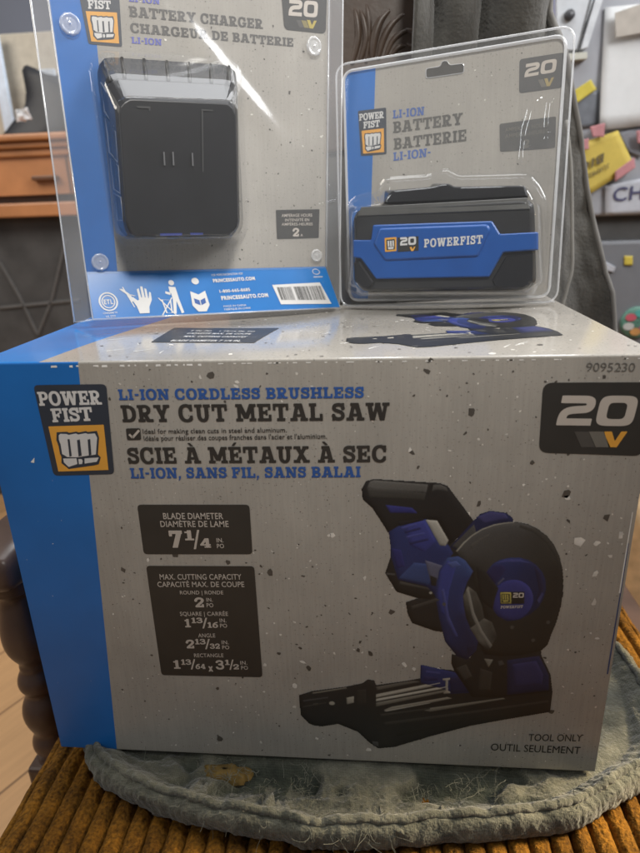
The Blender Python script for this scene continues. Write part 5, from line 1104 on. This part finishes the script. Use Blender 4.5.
title("LI-ION", (-0.06859,0.2828), (-0.04113,0.2841), (-0.06895,0.28807), 1, .0004, CARD); title("BATTERY CHARGER", (-0.06935,0.27113), (0.05828,0.27653), (-0.0698,0.27921), 0, .0004, CARD)
title("CHARGEUR DE BATTERIE", (-0.06938,0.25884), (0.09066,0.2648), (-0.06964,0.26629), 0, .0004, CARD); title("LI-ION", (-0.06921,0.25028), (-0.04194,0.25143), (-0.06944,0.25538), 1, .0004, CARD)
b.build("title_lettering", [plain("card_title_ink", (.085, .08, .075), .4), plain("card_violet_ink", (.10, .11, .42), .4)], cp, weld=False)
b = MB(); flat(b, CARD, roundpoly([(0.0763,0.32962), (0.12864,0.33493), (0.12668,0.28015), (0.08078,0.27866)], .005), .0004)
bdg = b.build("voltage_badge", M_panel, cp)
b = MB(); title("tz", (0.08509,0.29118), (0.11692,0.29324), (0.08532,0.30527), 0, .0006, CARD, gap=.1, slant=.08); place(b, CARD, slab("v"), (0.10518,0.28275), (0.11635,0.28319), .0072, .0006, 1)
flat(b, CARD, [(0.09916,0.2888), (0.10467,0.28913), (0.10796,0.28308), (0.10241,0.28277)], .0006, 2); flat(b, CARD, [(0.0937,0.28848), (0.09861,0.28874), (0.10186,0.28271), (0.09691,0.28247)], .0006, 3)
b.build("lettering", [M_cream, plain("dull_gold_ink", (.42, .33, .06), .4), plain("dim_gold_ink", (.22, .18, .06), .4), M_grey2], bdg, weld=False)
b = MB(); flat(b, CARD, roundpoly([(0.06789,0.10939), (0.11984,0.11086), (0.11888,0.08036), (0.06837,0.07941)], .0012), .0004)
ib = b.build("info_panel", M_panel, cp)
b = MB()
title("AMPERAGE HOURS", (0.07436,0.10233), (0.11077,0.10303), (0.07442,0.1056), 0, .0006, CARD, kind=sans, gap=.01); title("INTENSITÉ EN", (0.07837,0.09784), (0.10709,0.0984), (0.07842,0.10072), 0, .0006, CARD, kind=sans, gap=.01); title("AMPÈRES-HEURES", (0.07418,0.09349), (0.11123,0.094), (0.07424,0.09638), 0, .0006, CARD, kind=sans, gap=.01)
title("2", (0.08702,0.08223), (0.09484,0.08219), (0.08714,0.09102), 0, .0006, CARD); title("A", (0.09653,0.08218), (0.0992,0.08217), (0.09656,0.08514), 0, .0006, CARD, kind=sans, gap=.01)
b.build("lettering", M_cream, ib, weld=False)
# flap print: marks, icons, words and the bar code
b = MB(); e_ = .0005
def FL(u_, v_): return (u_, v_)
st = lambda pts, w, mi=0, cl=False: stroke(b, FLAP, pts, w, e_, mi, cl)
def fring(c, ru, rv, w=.006, n=26): 
    o_ = ring_pts(c, ru, rv, n); i_ = ring_pts(c, ru-w, rv-w*4.6, n)
    for k in range(n): b.face([FLAP(*o_[k], e_), FLAP(*o_[(k+1) % n], e_), FLAP(*i_[(k+1) % n], e_), FLAP(*i_[k], e_)][::-1])
fring((.060, .36), .034, .20); fring((.060, .36), .024, .14, .004)
place(b, FLAP, sans("ETL", .03), (.044, .31), (.076, .31), .10, e_); place(b, FLAP, sans("CONFORMS TO", .01), (.035, .10), (.085, .105), .04, e_); place(b, FLAP, sans("UL STD", .01), (.043, .03), (.077, .032), .04, e_)
hand = [(.165,.08),(.200,.08),(.204,.22),(.218,.36),(.220,.52),(.214,.54),(.208,.40),(.206,.40),(.206,.60),(.199,.62),(.197,.42),(.194,.42),(.193,.66),(.185,.66),(.184,.42),(.181,.42),(.178,.62),(.170,.60),(.172,.38),(.166,.36),(.150,.44),(.144,.40),(.158,.24)]
flat(b, FLAP, hand, e_)
for pts, w in (([(.112, .62), (.136, .50), (.150, .34)], .012), ([(.136, .50), (.160, .46)], .008)): st(pts, w)
stroke(b, FLAP, [(.120, .66), (.150, .22)], .004, e_)
flat(b, FLAP, ring_pts((.306, .72), .011, .060, 12), e_); flat(b, FLAP, [(.292,.64),(.318,.62),(.322,.36),(.330,.06),(.320,.04),(.310,.32),(.300,.04),(.290,.06),(.298,.38),(.296,.50),(.276,.54),(.274,.49),(.292,.45)], e_)
for pts in ([(.252,.36),(.290,.34)], [(.256,.36),(.264,.06),(.284,.06),(.288,.34)], [(.244,.40),(.296,.02)], [(.296,.40),(.246,.02)]): stroke(b, FLAP, pts, .005, e_)
flat(b, FLAP, ring_pts((.402, .74), .015, .075, 12), e_); flat(b, FLAP, [(.372,.52),(.402,.44),(.432,.52),(.436,.20),(.418,.06),(.386,.06),(.368,.20)], e_)
flat(b, FLAP, [(.380,.36),(.400,.31),(.400,.20),(.380,.25)], e_*1.4, 1); flat(b, FLAP, [(.404,.31),(.424,.36),(.424,.25),(.404,.20)], e_*1.4, 1)
for txt, u0, u1, v0, v1, h, bo in (("FOR MORE INFORMATION VISIT", .475, .610, .84, .86, .05, .0), ("PRINCESSAUTO.COM", .475, .655, .70, .73, .075, .05), ("1-800-665-8685", .49, .62, .46, .48, .07, .03), ("PRINCESSAUTO.COM", .49, .69, .30, .33, .085, .05), ("MADE IN CHINA", .49, .585, .13, .14, .045, .0), ("FABRIQUÉ EN CHINE", .49, .60, .06, .07, .045, .0)):
    place(b, FLAP, sans(txt, bo), (u0, v0), (u1, v1), h, e_)
for k in range(14): fring((.945, .88), .018, .07, .003, 14) if k == 0 else None
for k in range(9):
    u_ = .925+k*.005; b.face([FLAP(u_, .74, e_), FLAP(u_+.003, .74, e_), FLAP(u_+.003, .77, e_), FLAP(u_, .77, e_)])
b.build("flap_lettering", [M_white, M_blue], flap, weld=False)
b = MB(); flat(b, FLAP, [(.735, .14), (.965, .10), (.945, .62), (.722, .60)], e_)
for k in range(44):
    if k in (14, 15, 30): continue
    u_ = .742+k*.0047; w = rnd.choice((.0012, .002, .003)); v0 = .24-.0010*k; b.face([FLAP(u_, v0, e_*1.5), FLAP(u_+w, v0, e_*1.5), FLAP(u_+w-.002, .54, e_*1.5), FLAP(u_-.002, .54, e_*1.5)], 1)
b.build("bar_code", [M_white, M_dark], flap, weld=False)
# clear clamshell: flange sheet, side walls, edge rims, heat stakes
out = [(-0.14692,0.00145), (0.1484,-0.00084), (0.14841,0.36225), (-0.14994,0.31374)]
zl, zr = out[0][1], out[1][1]
b = MB()
b.grid([[CARD(*out[0], -.004), CARD(*out[3], -.004)][::-1], [CARD(cBL[0]+.001, cBL[1]-.045, .0012), CARD(cTL[0]+.001, cTL[1], .0012)][::-1]]); b.build("side_flange", clear_wall, cp); b = MB()
b.grid([[CARD(*out[1], -.004), CARD(*out[2], -.004)], [CARD(cBR[0]-.001, cBR[1]-.040, .0012), CARD(cTR[0]-.001, cTR[1], .0012)]])
b.build("side_flange", clear_wall, cp)
b = MB(); rows = []; ka, kb = Vector((-0.02547,0.27387)), Vector((0.09676,0.15511)); kd = (kb-ka); kl = kd.length; kd.normalize(); kn = Vector((kd.y, -kd.x))  # ridge added across the sheet to catch a glare streak
for i in range(151):
    w = i/150; lo = (cBL[0]-.002, cBL[1]-.002); row = []
    for j in range(111):
        u_ = j/110; a = lerp(lerp(cBL[0]-.002, cTL[0]-.002, w), lerp(cBR[0]+.002, cTR[0]+.002, w), u_); c = lerp(lerp(cBL[1]-.002, cBR[1]-.002, u_), lerp(cTL[1], cTR[1], u_), w)
        d = Vector((a, c))-ka; s_, t_ = d.dot(kd)/kl, d.dot(kn); env = smooth01(s_/.35+.6)*smooth01((1.05-s_)/.5)
        row.append(CARD(a, c, .0024+.0042*env*math.exp(-(t_/.0105)**2)+.0002*noise.noise(Vector((a*18, c*18, 2)))))
    rows.append(row)
b.grid(rows); b.build("front_sheet", clear("glare_ridge_sheet", gloss=.85, white=.085, rough=.17), cp, smooth=True)
b = MB()
for pts, r in (([CARD(*out[0], -.004), CARD(*out[3], -.004)], .0009), ([CARD(*out[1], -.004), CARD(*out[2], -.004)], .0008), ([CARD(fl[0]-.001, fl[1], .017), CARD(cBL[0]-.0005, cBL[1], .0018), CARD(cTL[0]-.0005, cTL[1], .0018)], .0008), ([CARD(cBR[0]+.0005, cBR[1], .0018), CARD(cTR[0]+.0005, cTR[1], .0018)], .0006),
               ([CARD(fr_[0], fr_[1], .0175), CARD(*out[1], -.003)], .0009), ([CARD(*out[0], -.004), CARD(fl[0], fl[1], .0175), CARD(fr_[0], fr_[1], .0175)], .0010)):
    b.tube(pts, r, 6)
b.build("edge_rim", clear_rim, cp, smooth=True)
for c, r, s in (((-0.1206,0.25847), .0085, 1), ((0.11239,0.26697), .0080, 1.1), ((-0.11719,0.05941), .0078, 1), ((0.11501,0.06147), .0066, 1)):
    b = MB(); n = 22; b.grid([[CARD(c[0]+r*f*math.cos(2*math.pi*k/n), c[1]+r*s*f*math.sin(2*math.pi*k/n)*(1+.05*math.sin(k*3)), l) for k in range(n)] for f, l in ((1.05, .0024), (.98, .0040), (.80, .0044), (.70, .0030), (.55, .0036), (.3, .0030), (.05, .0040))], closed_u=True)
    b.build("heat_stake", clear_rim, cp, smooth=True)
# blister bulge over the charger
bk = (-0.17323,0.27002)
back = resample(roundpoly([(-0.1062,0.22794),(-0.09825,0.23889),(0.02014,0.24367),(0.03205,0.23799),(0.03258,0.093),(0.02537,0.07894),(-0.09521,0.077),(-0.10148,0.08908)], .004), 96)
mid = resample(roundpoly([(-0.10118,0.21202),(-0.09397,0.21802),(0.01293,0.22227),(0.01949,0.21619),(0.01839,0.09295),(0.01051,0.08053),(-0.09561,0.07944),(-0.10076,0.09097)], .004), 96)
frt = resample(roundpoly([(-0.09703,0.19133),(-0.08821,0.19807),(0.00722,0.20259),(0.01267,0.19647),(0.01033,0.09384),(0.00172,0.08187),(-0.09511,0.08158),(-0.09926,0.09271)], .004), 96)
b = MB(); loft([(offset(back, .003), .0024), (back, .006), (mid, .032), (frt, .050), (inset(frt, .97), .0535)], b)
b.build("blister", clear_bulge, cp, smooth=False, bevel=.0025, seg=3, angle=25)
# ---- the charger itself
chg = empty("battery_charger", "black battery charger with ribbed top inside the left clamshell", "battery charger", MC)
M_blk = plain("black_plastic", (.010, .010, .012), .40, var=.25, scale=30)
M_blk2 = plain("charcoal_plastic", (.026, .026, .027), .38, var=.2, scale=30)
rb = resample(roundpoly([(-0.10237,0.22635),(-0.09552,0.23485),(0.01731,0.23959),(0.02614,0.23445),(0.02749,0.09299),(0.02048,0.08302),(-0.09129,0.08167),(-0.09768,0.09275)], .004), 80)
rm = resample(roundpoly([(-0.09958,0.20811),(-0.09222,0.21492),(0.00985,0.21922),(0.01644,0.21394),(0.01623,0.09295),(0.00951,0.08338),(-0.09214,0.0825),(-0.09747,0.09273)], .004), 80)
rm2 = resample(roundpoly([(-0.10003,0.20617),(-0.09261,0.21374),(0.00916,0.21798),(0.01574,0.2127),(0.01557,0.09295),(0.00887,0.08341),(-0.09245,0.08253),(-0.09777,0.09273)], .004), 80)
rf = resample(roundpoly([(-0.0941,0.18928),(-0.08593,0.1968),(0.00585,0.20001),(0.01135,0.19465),(0.00946,0.09385),(0.0014,0.08412),(-0.09235,0.08365),(-0.09669,0.09358)], .004), 80)
b = MB(); loft([(rb, .003), (rb, .010), (rm, .027), (rm2, .031), (rf, .047), (inset(rf, .985), .0485)], b)
hs = b.build("housing", M_blk, chg, bevel=.0015, seg=2, angle=28)
for pa, pb_ in (((-0.09579,0.23118), (-0.09561,0.2119)), ((-0.08082,0.23504), (-0.08301,0.21574)), ((-0.06143,0.23581), (-0.06446,0.21624)), ((-0.04104,0.23624), (-0.04491,0.21679)), ((-0.02049,0.23705), (-0.02523,0.21773)), ((0.0002,0.23784), (-0.00498,0.2187)), ((0.01845,0.23793), (0.01192,0.21893))):
    b = MB(); b.tube([CARD(*pa, .0105), CARD(*pb_, .0292)], .0016, 8); b.build("vent_rib", M_blk2, chg, smooth=True)
f2 = .0492; MK = plain("mark_grey", (.050, .050, .050), .4)
for pts in ([(-0.07912,0.19102),(-0.06685,0.19163),(-0.06716,0.18801),(-0.06837,0.18792),(-0.06821,0.18981),(-0.07757,0.18958)], [(-0.02147,0.19292),(-0.01083,0.19305),(-0.01089,0.1919),(-0.02018,0.19156),(-0.02271,0.1404),(-0.02384,0.14036)]): b = MB(); flat(b, CARD, pts, f2); b.build("moulded_mark", MK, chg)
for pts in ([(-0.05883,0.15565),(-0.05758,0.15571),(-0.05774,0.14464),(-0.059,0.14459)], [(-0.05077,0.15604),(-0.0495,0.1561),(-0.04961,0.14497),(-0.05088,0.14492)], [(-0.03311,0.15605),(-0.03181,0.15611),(-0.03197,0.14516),(-0.03328,0.14511)]):
    b = MB(); q_ = [CARD(*p, .0502) for p in pts]; b.face(q_); flat(b, CARD, pts, f2); 
    for i in range(4): b.face([CARD(*pts[i], f2), CARD(*pts[(i+1) % 4], f2), q_[(i+1) % 4], q_[i]])
    b.build("contact_blade", plain("contact_metal", (.32, .32, .33), .3, metal=.7), chg)
b = MB()
for pts in ([(-0.0671,0.08628),(-0.04663,0.08658),(-0.04678,0.08443),(-0.06691,0.08416)], [(-0.03903,0.08674),(-0.02652,0.08671),(-0.02663,0.08489),(-0.03878,0.08476)]): flat(b, CARD, pts, f2+.0002)
b.build("blue_label", plain("label_blue", (.03, .045, .20), .4), chg)
# side openings seen through the clear wall
LB = ((-0.10295,0.22218), (-0.09884,0.09274)); LF = ((-0.0936,0.1887), (-0.09653,0.09358))
for v0, v1 in ((103, 126), (130, 160), (164, 192), (196, 220)):
    t0, t1 = (v0-100)/125, (v1-100)/125
    b = MB(); pts = []
    for t, d in ((t0, .2), (t0, .8), (t1, .8), (t1, .2)):
        kb = Vector(CARD(*LB[0], .010)).lerp(Vector(CARD(*LB[1], .010)), t); kf = Vector(CARD(*LF[0], .047)).lerp(Vector(CARD(*LF[1], .047)), t); pts.append(kb.lerp(kf, d)+Vector((-.0008, 0, 0)))
    b.tube(pts, .0007, 6, closed=True); b.build("side_opening", plain("opening_edge", (.20, .20, .21), .35), chg, smooth=True)

# ---------------- battery package (right)
bp_ = empty("battery_package", "smaller rounded clear blister package with battery card, right on the box", "package", MBt)
ol = roundpoly([(-0.12024,-0.00015), (0.11948,0.00185), (0.11986,0.2555), (-0.11917,0.25576)], .014, 8)
il = roundpoly([(-0.10835,0.00672), (0.11112,0.00778), (0.11252,0.24839), (-0.11027,0.24775)], .011, 8)
ba, bb = (-0.07645,0.21668), (-0.08669,0.00705)
M_bcard = printed_board("battery_card_print", ba, bb, 'Z', rough=.3, noisy=.7)
def bflecks(b):
    for i in range(60): chip((rnd.uniform(-.07, .11), rnd.uniform(.01, .24)), rnd.uniform(.0006, .0014), CARD, .0003, 2 if rnd.random() < .75 else 1, b)
bcard = card_mesh("backing_card", il, M_bcard, bp_, extra=bflecks)
b = MB()
hole = roundpoly([(-0.02084,0.22992), (0.01785,0.22971), (0.01762,0.2383), (0.00311,0.23863), (0.001,0.2431), (-0.00457,0.24335), (-0.00602,0.23883), (-0.02094,0.2389)], .0028, 4)
flat(b, CARD, hole, .0004); hh = b.build("hang_hole", plain("hole_dark", (.055, .05, .044), .8), bcard)
b = MB(); b.tube([CARD(*p, .0008) for p in hole], .0004, 5, closed=True); b.build("hole_rim", clear_rim, bcard)
logo(bp_, CARD, ((-0.09528,0.20816), (-0.06351,0.20773), (-0.06333,0.16159), (-0.09262,0.16262)), .0004, .00014, r=.0015)
b = MB()
title("LI-ION", (-0.05606,0.19617), (-0.02215,0.19576), (-0.05603,0.20413), 1, .0004, CARD); title("BATTERY", (-0.05588,0.18184), (0.0177,0.18235), (-0.05607,0.19285), 0, .0004, CARD); title("BATTERIE", (-0.05525,0.16532), (0.0222,0.16619), (-0.05567,0.17649), 0, .0004, CARD); title("LI-ION-", (-0.05573,0.15414), (-0.01464,0.15492), (-0.05593,0.16259), 1, .0004, CARD)
b.build("title_lettering", [plain("card_title_ink", (.10, .095, .085), .4), plain("card_blue_ink", (.07, .13, .36), .4)], bp_, weld=False)
b = MB(); flat(b, CARD, roundpoly([(0.071,0.23429), (0.11124,0.23442), (0.11139,0.20432), (0.07198,0.20428)], .003), .0004); bdg = b.build("voltage_badge", plain("badge_grey", (.085, .083, .082), .4), bp_)
b = MB(); title("tz", (0.07599,0.21771), (0.1046,0.21851), (0.07541,0.22932), 0, .0006, CARD, gap=.1, slant=.08); place(b, CARD, slab("v"), (0.09462,0.20702), (0.10368,0.20706), .0072, .0006, 1); flat(b, CARD, [(0.08911,0.21386), (0.09368,0.21377), (0.09717,0.20686), (0.09261,0.20693)], .0006, 2)
b.build("lettering", [M_cream, plain("faded_gold_ink", (.34, .27, .12), .4), M_grey1], bdg, weld=False)
b = MB(); flat(b, CARD, roundpoly([(0.05448,0.17866), (0.10754,0.17954), (0.10838,0.15108), (0.05604,0.15245)], .002), .0004); ip = b.build("info_panel", plain("info_grey", (.095, .092, .088), .4), bp_)
b = MB(); title("AMPERAGE HOURS", (0.06015,0.17067), (0.10072,0.17138), (0.05999,0.17437), 0, .0006, CARD, kind=sans, gap=.01); title("AMPÈRES-HEURES", (0.0604,0.16472), (0.10106,0.16559), (0.06024,0.16844), 0, .0006, CARD, kind=sans, gap=.01); title("2", (0.07824,0.15366), (0.08394,0.15384), (0.07786,0.16145), 0, .0006, CARD)
b.build("lettering", M_grey1, ip, weld=False)
# clear shell: flange, rims, base lip
b = MB(); flat(b, CARD, ol, .0012); flg = b.build("flange", clear_sheet, bp_)
b = MB(); glint_a = [Vector(p) for p in [(0.08833,0.1946),(0.08536,0.18065),(0.08149,0.16474),(0.08061,0.14453)]]; glint_b = [Vector(p) for p in [(0.10229,0.19113),(0.10162,0.17164),(0.10656,0.16572),(0.10226,0.16076),(0.10406,0.14602),(0.10858,0.13274)]]  # added film, raised along these paths to catch white glints
d0, d1 = (0.07229,0.1169), (0.10961,0.2042); rows = []
def near(P_, path): 
    best = 9
    for A_, B__ in zip(path[:-1], path[1:]):
        e = B__-A_; t = max(0, min(1, (P_-A_).dot(e)/e.length_squared)); best = min(best, (P_-A_-e*t).length)
    return best
for i in range(101):
    row = []
    for j in range(71):
        a, c = lerp(d0[0], d1[0], j/70), lerp(d0[1], d1[1], i/100); P_ = Vector((a, c)); ed = smooth01(min(i, 100-i, j, 70-j)/12)
        h = .0026*math.exp(-(near(P_, glint_a)/.0052)**2)+.0020*math.exp(-(near(P_, glint_b)/.0036)**2)
        row.append(CARD(a, c, .0014+ed*(h+.0006*noise.noise(Vector((a*90, c*60, 3))))))
    rows.append(row)
b.grid(rows); b.build("glint_film", clear_bulge, flg, smooth=True)
b = MB(); b.tube([CARD(*p, .002) for p in il], .0016, 8, closed=True); b.tube([CARD(*p, .001) for p in ol], .0011, 8, closed=True)
b.build("edge_rim", clear_rim, bp_, smooth=True)
b = MB(); p0, p1 = (-0.11663,0.00216), (0.11742,0.00371); q0, q1 = (-0.11691,-0.00526), (0.119,-0.00134)
b.grid([[CARD(p0[0], max(p0[1], .001), .001), CARD(p1[0], max(p1[1], .001), .001)], [CARD(p0[0], p0[1]-.001, .012), CARD(p1[0], p1[1]-.001, .012)]]); b.build("base_lip", clear_wall, bp_)
# blister bulge
bk = resample(roundpoly([(-0.10801,0.11019),(-0.09829,0.11804),(-0.07023,0.1223),(-0.06556,0.13431),(-0.01477,0.13323),(0.00211,0.13872),(0.0148,0.13081),(0.08458,0.12698),(0.09463,0.11678),(0.1032,0.09917),(0.1069,0.01867),(0.09466,0.00868),(-0.09792,0.01022),(-0.11133,0.02074)], .005), 110)
bf = resample(roundpoly([(-0.09123,0.10113),(-0.08212,0.10756),(-0.05361,0.1086),(-0.04926,0.11996),(-0.00563,0.12045),(0.01034,0.12293),(0.02225,0.11829),(0.0844,0.11526),(0.09201,0.10756),(0.09819,0.09282),(0.10111,0.02329),(0.09032,0.01582),(-0.08035,0.01658),(-0.09057,0.02639)], .005), 110)
b = MB(); loft([(offset(bk, .004), .0024), (bk, .005), (bf, .041), (inset(bf, .97), .0465)], b); b.build("blister", clear_bulge, bp_, bevel=.003, seg=3, angle=25)
# ---- the battery pack itself
bt = empty("battery_pack", "blue and black slide battery inside the right blister package", "battery pack", MBt)
B_lo = resample(roundpoly([(-0.10114,0.10207),(-0.09155,0.10784),(0.08492,0.10589),(0.09194,0.0997),(0.09807,0.022),(0.08658,0.01511),(-0.08947,0.01594),(-0.10029,0.02518)], .004), 72)
B_hi = resample(roundpoly([(-0.09138,0.09974),(-0.08218,0.10527),(0.08701,0.1034),(0.09374,0.09746),(0.09963,0.02296),(0.0886,0.01636),(-0.08019,0.01715),(-0.09056,0.02602)], .004), 72)
b = MB(); loft([(B_lo, .003), (B_hi, .030), (offset(B_hi, -.003), .0345)], b); b.build("case", M_blk2, bt, bevel=.0015, seg=2, angle=28)
def prism(pts, l0, l1, name, mat, par, rd=.0015, taper=.0012, bev=.0006):
    p = roundpoly(pts, rd, 3); b = MB(); loft([(p, l0), (p, l1-taper), (offset(p, -taper), l1)], b); return b.build(name, mat, par, bevel=bev, seg=2, angle=25)
M_bl = plain("blue_plastic", (.012, .085, .33), .30, var=.08)
prism([(-0.06194,0.10961),(-0.06073,0.12283),(-0.01267,0.12271),(-0.00847,0.12583),(0.00828,0.12452),(0.01352,0.12119),(0.08289,0.1168),(0.08627,0.10623),(0.03937,0.10667)], .003, .018, "slide_rail", M_blk, bt)
b = MB(); A_ = [(-0.0827,0.10643),(0.08687,0.104)]; E1 = [(-0.08611,0.09724),(0.09046,0.09296)]; G_ = [(-0.08615,0.0952),(0.09055,0.09112)]
b.grid([[CARD(*G_[0], .030), CARD(*G_[1], .030)], [CARD(*E1[0], .0362), CARD(*E1[1], .0362)], [CARD(*A_[0], .0324), CARD(*A_[1], .0324)], [CARD(*A_[0], .028), CARD(*A_[1], .028)]])
b.fan([CARD(*G_[0], .030), CARD(*E1[0], .0362), CARD(*A_[0], .0324)]); b.fan([CARD(*G_[1], .030), CARD(*A_[1], .0324), CARD(*E1[1], .0362)])
b.build("top_bevel", plain("bevel_sheen_grey", (.075, .074, .070), .28), bt, bevel=.0008)  # greyer than the black case, standing in for its reflected light
prism([(-0.06769,0.08693),(0.05538,0.08387),(0.06354,0.07116),(0.09906,0.07123),(0.09998,0.05444),(0.06715,0.05349),(0.05447,0.03001),(-0.06494,0.03092),(-0.08173,0.05313),(-0.09092,0.05452),(-0.09054,0.07271),(-0.07011,0.07175)], .030, .039, "blue_cover", M_bl, bt)
prism([(-0.06046,0.08341),(0.05188,0.08114),(0.05498,0.07531),(0.0432,0.04996),(-0.05409,0.04944),(-0.06729,0.06747)], .038, .0415, "raised_plate", M_bl, bt, rd=.003, taper=.002)
for pts in ([(-0.09056,0.04963),(-0.08362,0.0494),(-0.06789,0.02668),(-0.07254,0.02142),(-0.08177,0.02268),(-0.0898,0.02931)], [(0.06997,0.04994),(0.09632,0.05178),(0.09786,0.02307),(0.08865,0.0184),(0.06051,0.01992),(0.05729,0.02692)]): prism(pts, .034, .0375, "corner_bumper", M_blk, bt)
b = MB(); l4 = .0419
flat(b, CARD, roundpoly([(-0.0539,0.07291),(-0.04096,0.07329),(-0.04098,0.05918),(-0.05344,0.05866)], .001), l4, 1); flat(b, CARD, roundpoly([(-0.05205,0.071),(-0.04269,0.07137),(-0.04271,0.06087),(-0.05167,0.06043)], .0008), l4+.0001, 0)
for pts in ([(-0.05075,0.06973),(-0.04878,0.06984),(-0.04859,0.06416),(-0.05034,0.06403)], [(-0.04813,0.06981),(-0.04617,0.06992),(-0.04597,0.06405),(-0.04771,0.06402)], [(-0.04551,0.06989),(-0.04378,0.07001),(-0.04357,0.06415),(-0.0451,0.06411)], [(-0.05056,0.06343),(-0.04379,0.06355),(-0.04445,0.06135),(-0.04969,0.06116)]): flat(b, CARD, pts, l4+.0002, 2)
flat(b, CARD, [(-0.03988,0.07264),(-0.01744,0.07294),(-0.01732,0.05862),(-0.03968,0.05811)], l4, 0)
title("tz", (-0.03708,0.06447), (-0.02001,0.06472), (-0.03708,0.0727), 2, l4+.0002, CARD, gap=.1); place(b, CARD, slab("v"), (-0.02687,0.0584), (-0.02049,0.05855), .0042, l4+.0002, 1)
title("POWERFIST", (-0.01157,0.06137), (0.04737,0.06269), (-0.01165,0.06969), 2, l4+.0002, CARD, gap=.12)
b.build("lettering", [M_dark, M_orange, M_white], bt, weld=False)
